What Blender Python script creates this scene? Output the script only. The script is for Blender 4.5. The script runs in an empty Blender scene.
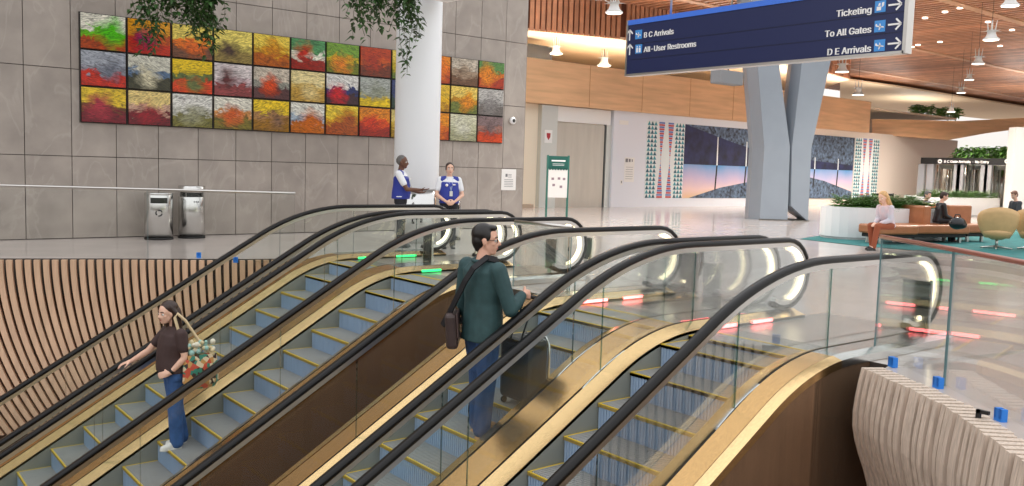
import bpy, bmesh, math, random
import numpy as np
from mathutils import Vector, Matrix
from mathutils.geometry import tessellate_polygon
random.seed(7)
SC = bpy.context.scene
COL = SC.collection
V = Vector
PI = math.pi
# ------------------------------------------------------------------ camera
F_PX, YAW, PITCH, ROLL = 884.823, 0.896655, 0.0862412, 0.0303321
CAM_H = 1.44
fw = V((math.cos(YAW)*math.cos(PITCH), math.sin(YAW)*math.cos(PITCH), -math.sin(PITCH)))
r0 = V((math.sin(YAW), -math.cos(YAW), 0)); u0 = r0.cross(fw)
rt = r0*math.cos(ROLL)+u0*math.sin(ROLL); up = -r0*math.sin(ROLL)+u0*math.cos(ROLL)
cam_d = bpy.data.cameras.new('camera'); cam = bpy.data.objects.new('camera', cam_d); COL.objects.link(cam)
cam_d.sensor_width = 36; cam_d.lens = 36*F_PX/1024; cam_d.clip_end = 500; cam_d.clip_start = .05
cam.matrix_world = Matrix(((rt.x, up.x, -fw.x, 0), (rt.y, up.y, -fw.y, 0), (rt.z, up.z, -fw.z, CAM_H), (0, 0, 0, 1)))
SC.camera = cam
SC.view_settings.view_transform = 'Standard'; SC.view_settings.look = 'None'
SC.view_settings.gamma = 1; SC.view_settings.use_curve_mapping = False
SC.cycles.transparent_max_bounces = 48
SC.cycles.max_bounces = 8

# where the sight line through a point of the photograph meets a plane of the place (measuring aid)
def at(x, y, X=None, Y=None, Z=None, D=None):
    d = fw+(x-512)/F_PX*rt-(y-243)/F_PX*up
    o = V((0, 0, CAM_H))
    if X is not None: return o+d*(X/d.x)
    if Y is not None: return o+d*(Y/d.y)
    if Z is not None: return o+d*((Z-CAM_H)/d.z)
    return o+d*D

# ------------------------------------------------------------------ materials
def lin(c):
    return tuple((x/255/12.92 if x/255 <= .04045 else ((x/255+.055)/1.055)**2.4) for x in c)+(1,)
MATS = {}
def mat(name, c, rough=.5, metal=0, var=0, scale=8, emit=0, bump=0, stretch=(1, 1, 1), island=0, spec=.5, c2=None, coat=0):
    if name in MATS: return MATS[name]
    m = bpy.data.materials.new(name); m.use_nodes = True; MATS[name] = m
    nt = m.node_tree; b = nt.nodes['Principled BSDF']
    b.inputs['Base Color'].default_value = lin(c); b.inputs['Roughness'].default_value = rough
    b.inputs['Metallic'].default_value = metal; b.inputs['Specular IOR Level'].default_value = spec
    b.inputs['Coat Weight'].default_value = coat
    if emit:
        b.inputs['Emission Color'].default_value = lin(c); b.inputs['Emission Strength'].default_value = emit
    if var or bump or island or c2:
        tc = nt.nodes.new('ShaderNodeTexCoord'); mp = nt.nodes.new('ShaderNodeMapping'); mp.inputs['Scale'].default_value = stretch
        nt.links.new(tc.outputs['Object'], mp.inputs['Vector'])
        n = nt.nodes.new('ShaderNodeTexNoise'); n.inputs['Scale'].default_value = scale; n.inputs['Detail'].default_value = 6
        nt.links.new(mp.outputs['Vector'], n.inputs['Vector'])
        mx = nt.nodes.new('ShaderNodeMix'); mx.data_type = 'RGBA'
        a = lin(c)
        if c2: A, B = a, lin(c2)
        else:
            A = tuple(min(1, x*(1-var)) for x in a[:3])+(1,); B = tuple(min(1, x*(1+var)) for x in a[:3])+(1,)
        mx.inputs['A'].default_value = A; mx.inputs['B'].default_value = B
        rp = nt.nodes.new('ShaderNodeMapRange'); rp.inputs['From Min'].default_value = .3; rp.inputs['From Max'].default_value = .7
        nt.links.new(n.outputs['Fac'], rp.inputs['Value']); nt.links.new(rp.outputs['Result'], mx.inputs['Factor'])
        out = mx.outputs['Result']
        if island:
            g = nt.nodes.new('ShaderNodeNewGeometry'); h = nt.nodes.new('ShaderNodeHueSaturation')
            r = nt.nodes.new('ShaderNodeMapRange'); r.inputs['To Min'].default_value = 1-island; r.inputs['To Max'].default_value = 1+island
            nt.links.new(g.outputs['Random Per Island'], r.inputs['Value']); nt.links.new(r.outputs['Result'], h.inputs['Value'])
            nt.links.new(out, h.inputs['Color']); out = h.outputs['Color']
        nt.links.new(out, b.inputs['Base Color'])
        if bump:
            bp = nt.nodes.new('ShaderNodeBump'); bp.inputs['Strength'].default_value = bump; bp.inputs['Distance'].default_value = .02
            nt.links.new(n.outputs['Fac'], bp.inputs['Height']); nt.links.new(bp.outputs['Normal'], b.inputs['Normal'])
    return m
def glass_mat(name, tint, refl=1.0, rough=.0):
    m = bpy.data.materials.new(name); m.use_nodes = True; nt = m.node_tree
    for n in list(nt.nodes): nt.nodes.remove(n)
    o = nt.nodes.new('ShaderNodeOutputMaterial'); mx = nt.nodes.new('ShaderNodeMixShader')
    t = nt.nodes.new('ShaderNodeBsdfTransparent'); g = nt.nodes.new('ShaderNodeBsdfGlossy'); fr = nt.nodes.new('ShaderNodeFresnel')
    fr.inputs['IOR'].default_value = 1.35; g.inputs['Roughness'].default_value = rough; t.inputs['Color'].default_value = tint
    ml = nt.nodes.new('ShaderNodeMath'); ml.operation = 'MULTIPLY'; ml.inputs[1].default_value = refl
    nt.links.new(fr.outputs[0], ml.inputs[0])
    nt.links.new(ml.outputs[0], mx.inputs[0]); nt.links.new(t.outputs[0], mx.inputs[1]); nt.links.new(g.outputs[0], mx.inputs[2])
    nt.links.new(mx.outputs[0], o.inputs[0]); return m
GLASS = glass_mat('clear_glass', (.97, .988, .98, 1), .55)
GLASS_G = glass_mat('green_edge_glass', (.42, .60, .58, 1), .8)
GLASS_R = glass_mat('railing_glass', (.975, .985, .98, 1), .4)
EDGE_R = mat('railing_glass_edge', (96, 128, 132), .2)
GOLD = mat('brushed_gold_metal', (222, 178, 122), .27, 1, .10, 3, stretch=(1, 30, 30))
GOLD_L = mat('bright_gold_metal', (240, 205, 150), .2, 1, .08, 3, stretch=(1, 30, 30))
BRONZE = mat('bronze_cladding_metal', (184, 152, 124), .16, .75, .06, 1.6, stretch=(5, 1, .15), bump=.35)
STEEL = mat('brushed_steel', (206, 206, 204), .22, 1, .06, 4, stretch=(30, 30, 1))
STEEL_D = mat('dark_steel', (120, 118, 114), .3, 1)
ALU = mat('aluminium', (205, 203, 200), .3, 1)
BLACK = mat('black_rubber', (14, 13, 13), .32, spec=.3)
BLACKM = mat('matt_black', (18, 18, 19), .6)
SKIRT = mat('grey_skirt_panel', (136, 138, 130), .35, .0, .05, 2)
STEPT = mat('step_tread', (158, 158, 156), .45, .0, .12, 60, stretch=(.1, 6, 1))
STEPR = mat('step_riser', (156, 178, 204), .45, .0, .10, 40, stretch=(1, 6, .1))
YEL = mat('yellow_paint', (214, 182, 58), .5)
WHITE = mat('white_paint', (236, 234, 231), .5)
WHITE_G = mat('white_gloss', (240, 240, 240), .2)
CREAM = mat('cream_plaster', (232, 218, 196), .6)
WOODF = mat('light_wood_veneer', (216, 172, 130), .35, 0, .13, 1.2, stretch=(.5, 1, 6))
WOODC = mat('red_brown_wood', (198, 142, 108), .45, 0, .16, 2, island=.22)
WOODB = mat('dark_wood_backing', (104, 58, 38), .7)
SLAT = mat('pale_plywood', (216, 180, 150), .5, 0, .12, 3, stretch=(6, 6, .6), island=.0)
SLAT_R = mat('greyish_plywood', (212, 194, 178), .55, 0, .2, 7, stretch=(9, 9, .5))
STONE = mat('grey_brown_stone', (160, 151, 143), .42, 0, .13, 2.6, island=.07, bump=.02)
def add_veins(m):
    nt = m.node_tree; b = nt.nodes['Principled BSDF']; src = b.inputs['Base Color'].links[0].from_socket
    tc = nt.nodes.new('ShaderNodeTexCoord'); mp = nt.nodes.new('ShaderNodeMapping'); mp.inputs['Rotation'].default_value = (0, .7, 0); mp.inputs['Scale'].default_value = (1, 1, .45); nt.links.new(tc.outputs['Object'], mp.inputs['Vector'])
    n = nt.nodes.new('ShaderNodeTexNoise'); n.inputs['Scale'].default_value = 1.6; n.inputs['Detail'].default_value = 6; n.inputs['Distortion'].default_value = .8; nt.links.new(mp.outputs[0], n.inputs['Vector'])
    d = nt.nodes.new('ShaderNodeMath'); d.operation = 'SUBTRACT'; nt.links.new(n.outputs['Fac'], d.inputs[0]); d.inputs[1].default_value = .5
    a = nt.nodes.new('ShaderNodeMath'); a.operation = 'ABSOLUTE'; nt.links.new(d.outputs[0], a.inputs[0])
    r = nt.nodes.new('ShaderNodeMapRange'); nt.links.new(a.outputs[0], r.inputs['Value']); r.inputs['From Max'].default_value = .022; r.inputs['To Min'].default_value = .16; r.inputs['To Max'].default_value = 0
    mx = nt.nodes.new('ShaderNodeMix'); mx.data_type = 'RGBA'; nt.links.new(r.outputs[0], mx.inputs['Factor']); nt.links.new(src, mx.inputs['A']); mx.inputs['B'].default_value = lin((206, 198, 190)); nt.links.new(mx.outputs['Result'], b.inputs['Base Color'])
add_veins(STONE)
STONE_D = mat('dark_stone', (112, 106, 101), .45, 0, .10, 2.5)
LEAF = mat('green_leaf', (58, 92, 44), .45, 0, .35, 9, island=.35)
LEAF_B = mat('fern_leaf', (92, 134, 62), .5, 0, .35, 5, island=.35)
STEM = mat('plant_stem', (70, 82, 44), .6)
NAVY = mat('navy_panel', (27, 38, 84), .35)
BLUE_T = mat('bright_blue_trim', (66, 122, 232), .4)
SKYBLUE = mat('pictogram_blue', (70, 150, 225), .4)
TEXTW = mat('white_lettering', (245, 245, 245), .5)
PILLAR = mat('blue_grey_paint', (140, 148, 158), .35, 0, .03, 2)
LEATHER = mat('tan_leather', (164, 104, 66), .4, 0, .1, 6)
BEIGE = mat('beige_upholstery', (208, 172, 122), .5, 0, .06, 8)
LED_W = mat('warm_led', (255, 236, 196), .5, emit=2.2)
LED_R = mat('red_led', (255, 104, 104), .5, emit=7)
LED_G = mat('green_led', (40, 200, 100), .5, emit=2.5)
LAMPW = mat('lamp_glow', (255, 248, 232), .5, emit=2.5)
BLUETAPE = mat('blue_clip', (42, 130, 226), .5)
TEAL = mat('teal_carpet', (44, 116, 116), .9, 0, .25, 4)
SCREEN = mat('dark_screen', (38, 42, 38), .15)

# ------------------------------------------------------------------ mesh helpers
def fin(name, bm, mats, parent=None, smooth=False, kind=None):
    me = bpy.data.meshes.new(name)
    if smooth:
        for f in bm.faces: f.smooth = True
    bm.to_mesh(me); bm.free()
    o = bpy.data.objects.new(name, me); COL.objects.link(o)
    for m in (mats if isinstance(mats, (list, tuple)) else [mats]): me.materials.append(m)
    if parent is not None:
        o.parent = parent; o.matrix_parent_inverse = parent_inv(parent)
    if kind: o['kind'] = kind
    return o
def parent_inv(p):
    return (Matrix.Translation(p.location) @ p.rotation_euler.to_matrix().to_4x4()).inverted()
# children are modelled in world coordinates; sub-parts hang under mesh parts that sit at the same frame
def thing(name, loc, label=None, cat=None, group=None):
    o = bpy.data.objects.new(name, None); COL.objects.link(o); o.location = loc; o.empty_display_size = .2
    return tag(o, label, cat, group)
def tag(o, label, cat, group=None, kind=None):
    if label: o['label'] = label
    if cat: o['category'] = cat
    if group: o['group'] = group
    if kind: o['kind'] = kind
    return o
def sub(name, bm, mats, parent, smooth=False):     # a sub-part: parent is a mesh part whose world matrix is identity
    o = fin(name, bm, mats, None, smooth); o.parent = parent
    return o
def rebase(o, loc):      # put a single-mesh thing's origin at its base
    o.data.transform(Matrix.Translation(-V(loc))); o.location = loc; return o
def B(): return bmesh.new()
def box(bm, a, b, m=0, bev=0):
    (x0, y0, z0), (x1, y1, z1) = a, b
    x0, x1 = sorted((x0, x1)); y0, y1 = sorted((y0, y1)); z0, z1 = sorted((z0, z1))
    r = bmesh.ops.create_cube(bm, size=1, matrix=Matrix.Translation(((x0+x1)/2, (y0+y1)/2, (z0+z1)/2)) @ Matrix.Diagonal((x1-x0, y1-y0, z1-z0, 1)))
    fs = set(f for v in r['verts'] for f in v.link_faces)
    for f in fs: f.material_index = m
    if bev:
        es = list(set(e for v in r['verts'] for e in v.link_edges))
        q = bmesh.ops.bevel(bm, geom=es, offset=bev, segments=2, affect='EDGES', profile=.5)
        for f in q['faces']: f.material_index = m
def prism(bm, pts, off, m=0):        # polygon pts (3-D) pushed along off
    off = V(off); n = len(pts)
    a = [bm.verts.new(p) for p in pts]; b = [bm.verts.new(V(p)+off) for p in pts]
    fs = [bm.faces.new(a), bm.faces.new(list(reversed(b)))]
    for i in range(n): fs.append(bm.faces.new((a[i], b[i], b[(i+1) % n], a[(i+1) % n])))
    for f in fs: f.material_index = m
    bmesh.ops.recalc_face_normals(bm, faces=fs)
def tube(bm, pts, r, n=8, m=0, caps=True):
    pts = [V(p) for p in pts]; rings = []
    rr = r if isinstance(r, (list, tuple)) else [r]*len(pts)
    ref = None
    for i, p in enumerate(pts):
        t = (pts[min(i+1, len(pts)-1)]-pts[max(i-1, 0)]).normalized()
        if ref is None: ref = t.orthogonal().normalized()
        ref = (ref-t*ref.dot(t)).normalized(); bi = t.cross(ref)
        rings.append([bm.verts.new(p+(ref*math.cos(2*PI*k/n)+bi*math.sin(2*PI*k/n))*rr[i]) for k in range(n)])
    for a, b in zip(rings, rings[1:]):
        for k in range(n):
            f = bm.faces.new((a[k], a[(k+1) % n], b[(k+1) % n], b[k])); f.material_index = m; f.smooth = True
    if caps:
        for q in (list(reversed(rings[0])), rings[-1]):
            f = bm.faces.new(q); f.material_index = m
def lathe(bm, c, prof, n=24, m=0, sx=1, sy=1, rz=0):     # prof [(r,z)...] about a vertical axis through c
    c = V(c); rings = []
    for r, z in prof:
        rings.append([bm.verts.new(c+Matrix.Rotation(rz, 3, 'Z') @ V((r*sx*math.cos(2*PI*k/n), r*sy*math.sin(2*PI*k/n), z))) for k in range(n)])
    for a, b in zip(rings, rings[1:]):
        for k in range(n):
            f = bm.faces.new((a[k], a[(k+1) % n], b[(k+1) % n], b[k])); f.material_index = m; f.smooth = True
    f = bm.faces.new(list(reversed(rings[0]))); f.material_index = m
    f = bm.faces.new(rings[-1]); f.material_index = m
def ball(bm, c, rx, ry=None, rz=None, rot=None, m=0, u=14, v=9):
    ry = rx if ry is None else ry; rz = rx if rz is None else rz
    M = Matrix.Translation(c) @ (rot.to_4x4() if rot is not None else Matrix.Identity(4)) @ Matrix.Diagonal((rx, ry, rz, 1))
    r = bmesh.ops.create_uvsphere(bm, u_segments=u, v_segments=v, radius=1, matrix=M)
    for q in r['verts']:
        for f in q.link_faces: f.material_index = m; f.smooth = True
def poly_face(bm, pts, m=0):
    f = bm.faces.new([bm.verts.new(p) for p in pts]); f.material_index = m; return f
# ------------------------------------------------------------------ setting
def struct(name, bm, mats, parent=None, smooth=False): return fin(name, bm, mats, parent, smooth, 'structure')
LEFT_SLATS = [V((-7, 15.1, 0)), V((-3, 14.75, 0)), V((0, 14.02, 0)), V((1.98, 13.3, 0)), V((3.1, 12.85, 0)), V((4.74, 12.08, 0)), V((5.55, 11.88, 0))]
RIGHT_SLATS = [at(862, 370, Z=.02), at(900, 387, Z=.02), at(940, 406, Z=.02), at(1021, 464, Z=.02), V((4.35, 1.1, 0)), V((3.4, .15, 0)), V((1.5, -.6, 0)), V((-2, -1.2, 0)), V((-8, -1.5, 0))]
def offset_line(L, d):
    out = []
    for i, p in enumerate(L):
        t = (L[min(i+1, len(L)-1)]-L[max(i-1, 0)]).normalized(); out.append(p+V((-t.y, t.x, 0))*d)
    return out
le = offset_line(LEFT_SLATS, .22); re_ = [V((6.5, 3.42, 0))]+offset_line(RIGHT_SLATS, .15)
hole = [V((-9, 15.2, 0))]+le[:-1]+[V((5.7, 12.0, 0)), V((6.5, 12.0, 0)), V((6.5, 3.5, 0))]+re_+[V((-9, -1.7, 0))]
outer = [V((-16, -14, 0)), V((100, -14, 0)), V((100, 60, 0)), V((-16, 60, 0))]
bm = B()
allp = outer+hole
tris = tessellate_polygon([outer, hole])
vs = [bm.verts.new(p) for p in allp]
for t in tris:
    f = bm.faces.new([vs[i] for i in t])
    f.normal_update()
    if f.normal.z < 0: f.normal_flip()
FLOOR = mat('polished_terrazzo', (200, 190, 184), .14, 0, .06, 1.3, spec=.6)
struct('floor', bm, FLOOR)
bm = B()
for i in range(len(hole)):
    p, q = hole[i], hole[(i+1) % len(hole)]
    bm.faces.new([bm.verts.new(p), bm.verts.new(q), bm.verts.new(q+V((0, 0, -.5))), bm.verts.new(p+V((0, 0, -.5)))])
bmesh.ops.recalc_face_normals(bm, faces=bm.faces)
struct('trim_1', bm, mat('slab_edge', (70, 62, 56), .6))
bm = B()
c = V((0, 8, 0))
big = [p+(p-c).normalized()*.9 for p in hole]
for i in range(len(big)):
    p, q = big[i], big[(i+1) % len(big)]
    bm.faces.new([bm.verts.new(p+V((0, 0, -.5))), bm.verts.new(q+V((0, 0, -.5))), bm.verts.new(q+V((0, 0, -5))), bm.verts.new(p+V((0, 0, -5)))])
struct('wall_lower', bm, mat('lower_wall_brown', (112, 86, 68), .7))
bm = B(); box(bm, (-18, -4, -5.2), (12, 18, -5)); struct('floor_lower', bm, mat('lower_floor', (160, 140, 122), .4, 0, .1, 2))

# stone wall of separate panels
bm = B()
xs = [-9.9+.705*i for i in range(40)]
xs = [x for x in (2.8+.705*i for i in range(-18, 16)) if x < 12.9]+[13.3]
zs = [0, 1.39, 2.84, 4.3, 5.75, 7.2, 8.65]
for i in range(len(xs)-1):
    for j in range(len(zs)-1):
        box(bm, (xs[i]+.006, 16.3, zs[j]+(.006 if j else .012)), (xs[i+1]-.006, 16.36, zs[j+1]-.006), 0)
box(bm, (xs[0], 16.34, 0), (13.3, 17.2, 8.65), 1)
box(bm, (13.28, 16.32, 0), (13.32, 17.2, 8.65), 2)
struct('wall_left', bm, [STONE, mat('joint_backing', (84, 78, 72), .8), STONE_D])  # second colour: wall body behind the panels, dark in the joints

# back wall with lift door
EW = 24.1
bm = B()
WALLW = mat('white_wall', (228, 230, 238), .5)
box(bm, (13.3, EW+.3, 0), (20.6, EW+.6, 3.7), 1)          # beige return left of the lift
box(bm, (21.1, EW+.3, 3.12), (23.75, EW+.6, 3.7), 0)
box(bm, (at(612.5, 160, Y=EW+.1).x, EW+.1, 0), (33.4, EW+.6, 3.7), 0)
box(bm, (33.4, EW+.12, 0), (52, EW+.6, 3.7), 2)
struct('wall_back', bm, [WALLW, CREAM, mat('pale_plaster', (226, 214, 204), .6)])
bm = B(); box(bm, (at(556, 115, Y=EW+.2).x, EW+.2, 3.12), (at(611, 115, Y=EW+.2).x, EW+.32, 3.66)); struct('trim_2', bm, WHITE)
bmw = B(); ex = lambda x, d: at(x, 170, Y=EW+d).x
box(bmw, (ex(540, .3), EW+.32, 0), (ex(612, .3)+.3, EW+.4, 3.7))
struct('wall_lift', bmw, CREAM)
bm = B(); box(bm, (ex(556, .26), EW+.26, 0), (ex(603.2, .26), EW+.3, 3.1), 0)
door = struct('door_1', bm, [mat('lift_door_steel', (190, 182, 172), .3, 1, .06, 1.2, stretch=(4, 1, .6))])
bm = B()
box(bm, (ex(540, .1), EW+.1, 0), (ex(556, .1), EW+.32, 3.66), 0); box(bm, (ex(605.2, .2), EW+.2, 0), (ex(612.5, .1), EW+.3, 3.12), 0); box(bm, (ex(603.2, .25), EW+.25, 0), (ex(605.4, .2), EW+.31, 3.12), 1)
f = sub('door_frame', bm, [mat('pale_steel_frame', (206, 208, 204), .35, .7), mat('dark_gap', (70, 72, 72), .6)], door)
bm = B(); box(bm, (13.3, EW+.02, 0), (20.2, EW+.3, .12)); struct('baseboard_back', bm, mat('beige_base', (176, 156, 136), .5))

# wood fascia band along the back wall, curving round towards the doors
def band(name, pts, z0, z1, th, m):
    bm = B(); pts = [V((p[0], p[1], 0)) for p in pts]; o = offset_line(pts, th)
    for i in range(len(pts)-1):
        prism(bm, [pts[i]+V((0, 0, z0)), pts[i+1]+V((0, 0, z0)), pts[i+1]+V((0, 0, z1)), pts[i]+V((0, 0, z1))], o[i]-pts[i])
    return struct(name, bm, m)
band('trim_3', [(13.3, 24.0), (20, 24.0), (32, 24.0), (42, 24.0)], 3.68, 5.22, .5, WOODF)
FB = [at(x, y, D=46.5) for x, y in ((872, 119), (960, 121), (1040, 117), (1040, 126), (985, 133.5), (949, 140), (872, 134))]
bm = B(); prism(bm, FB, V((fw.x, fw.y, 0))*.5); struct('trim_4', bm, WOODF)
# panel seams on the fascia
bm = B()
for x in (22.6, 25.4, 28.2, 31, 33.8, 36.6): box(bm, (x, 23.985, 3.7), (x+.012, 24.0, 5.2))
struct('trim_5', bm, mat('veneer_seam', (190, 142, 100), .6))

# soffit, upper gallery and slatted ceiling
bm = B()
SOF = [at(x, y, Z=6.3) for x, y in ((500, 27.8), (529, 30.5), (625, 39.6), (740, 55), (816, 70), (850, 79))]
far = [V((75, 60, 6.3)), V((24, 60, 6.3))]
prism(bm, SOF+far, (0, 0, .08)); struct('ceiling_soffit', bm, mat('soffit_cream', (232, 208, 178), .6, 0, .06, .5, bump=.0))
bm = B()
for i in range(len(SOF)-1):
    p, q = SOF[i], SOF[i+1]; L = (q-p); n = int(L.length/.22); t = L.normalized(); nn = V((t.y, -t.x, 0))
    for k in range(n):
        a = p+t*(k*.22); b_ = a+t*.15
        prism(bm, [a, b_, b_+V((0, 0, 1.32)), a+V((0, 0, 1.32))], nn*.08, 0)
    prism(bm, [p-nn*.02, q-nn*.02, q-nn*.02+V((0, 0, 1.32)), p-nn*.02+V((0, 0, 1.32))], -nn*.08, 1)
struct('trim_6', bm, [WOODC, WOODB])
bm = B()
x = 19.0
CE_Z = 7.6
while x < 84:       # battens run across the hall
    w = .2 if x < 60 else .3
    box(bm, (x, max(-6, 44.5-1.1*x), CE_Z), (x+w, 24 if x < 30 else 36, CE_Z+.1), 0); x += w*1.95
for z in (CE_Z+.16,): prism(bm, [V((19, 24, z)), V((46, -6, z)), V((90, -6, z)), V((90, 36, z)), V((30, 36, z)), V((30, 24, z))], (0, 0, .1), 1)
struct('ceiling', bm, [WOODC, WOODB])
bm = B()           # cross beams breaking the battens into bays
for y in (2, 8.5, 15, 21.5, 28): box(bm, ((44.5-y)/1.1 if y < 24 else 30, y, CE_Z-.03), (84, y+.35, CE_Z+.05))
struct('ceiling_beams', bm, mat('beam_wood', (206, 158, 122), .5))
bm = B()           # lower cream ceiling over the far hall
LC = [at(x, y, Z=7.3) for x, y in ((840, 79), (905, 88), (960, 97), (1030, 108))]
LCb = [at(x, y, Z=7.3) for x, y in ((1040, 121), (985, 119), (930, 113), (840, 108))]
prism(bm, LC+LCb, (0, 0, .1)); struct('ceiling_far', bm, mat('far_ceiling_cream', (238, 212, 176), .6))
# upper gallery back wall and matt black box standing for the dark recess
bm = B(); box(bm, (13.3, 46, 4.5), (46, 46.2, 6.3)); struct('wall_gallery', bm, CREAM)
bm = B(); box(bm, (13.4, 24.4, 4.9), (52, 60, 5.0)); struct('floor_gallery', bm, CREAM)
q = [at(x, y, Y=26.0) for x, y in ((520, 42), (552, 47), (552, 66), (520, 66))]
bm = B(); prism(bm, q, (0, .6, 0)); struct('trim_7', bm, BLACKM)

# far end: white wall piece at right, end wall above the revolving doors
q = [at(x, 127, D=33) for x in (1016.5, 1200)]
bm = B(); prism(bm, [V((p.x, p.y, z)) for p, z in ((q[0], 0), (q[1], 0), (q[1], q[0].z), (q[0], q[0].z))], V((fw.x, fw.y, 0))*.5); struct('wall_right', bm, WHITE)
bm = B(); box(bm, (51.2, 6, 0), (51.5, 31, 2.3), 0); struct('wall_end', bm, mat('end_wall_cream', (222, 208, 190), .6))
bm = B(); box(bm, (50.9, 24.6, 0), (51.3, 31, 3.8), 0); struct('wall_end_2', bm, mat('end_wall_grey', (200, 203, 206), .5))
# ------------------------------------------------------------------ escalators
SL = .589; TH = math.atan(SL)
def hr_path():
    cx, cz = 5.51, .785; R = .74/math.tan(TH/2); P = []; N = []
    bx, bz = 5.51-(5.0)/SL, .785-5.0
    t = .74; Rb = R
    P += [(-5.4, bz), (bx-t-.4, bz)]; N += [(0, 1)]*2
    for k in range(9):
        a = TH*k/8; P.append((bx-t+Rb*math.sin(a), bz+Rb*(1-math.cos(a)))); N.append((-math.sin(a), math.cos(a)))
    x0 = bx+t*math.cos(TH); x1 = cx-t*math.cos(TH)
    for k in range(1, 24):
        x = x0+(x1-x0)*k/24; P.append((x, cz+SL*(x-cx))); N.append((-math.sin(TH), math.cos(TH)))
    for k in range(13):
        a = TH*(1-k/12); P.append((cx+t-R*math.sin(a), cz-R*(1-math.cos(a)))); N.append((-math.sin(a), math.cos(a)))
    for x in (6.6, 6.95, 7.3, 7.5, 7.7): P.append((x, cz)); N.append((0, 1))
    return P, N
HP, HN = hr_path()
NEW_C, NEW_R = (7.7, .445), .34
def with_newel(P, N, r=NEW_R, end=-122, steps=14):
    P = list(P); N = list(N)
    for k in range(1, steps+1):
        a = math.radians(90+(end-90)*k/steps)
        P.append((NEW_C[0]+r*math.cos(a)*1.08, NEW_C[1]+r*math.sin(a))); N.append((math.cos(a), math.sin(a)))
    return P, N
def sweep(bm, P, N, sec, Y, sg, m=0, closed=True, caps=True, smooth=False):
    rings = [[bm.verts.new((p[0]+n[0]*b, Y+sg*a, p[1]+n[1]*b)) for a, b in sec] for p, n in zip(P, N)]
    k = len(sec); fs = []
    for r, s in zip(rings, rings[1:]):
        for i in range(k if closed else k-1):
            f = bm.faces.new((r[i], r[(i+1) % k], s[(i+1) % k], s[i])); f.material_index = m; f.smooth = smooth; fs.append(f)
    if caps and closed:
        for r in (rings[0], rings[-1]):
            f = bm.faces.new(r); f.material_index = m; fs.append(f)
    bmesh.ops.recalc_face_normals(bm, faces=fs)
def cut(P, N, x0, x1):
    q = [(p, n) for p, n in zip(P, N) if x0-1e-6 <= p[0] <= x1+1e-6]
    return [a for a, _ in q], [b for _, b in q]
DECK = -.70
EXT = HP+[(7.86, .785)], HN+[(0, 1)]
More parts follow.
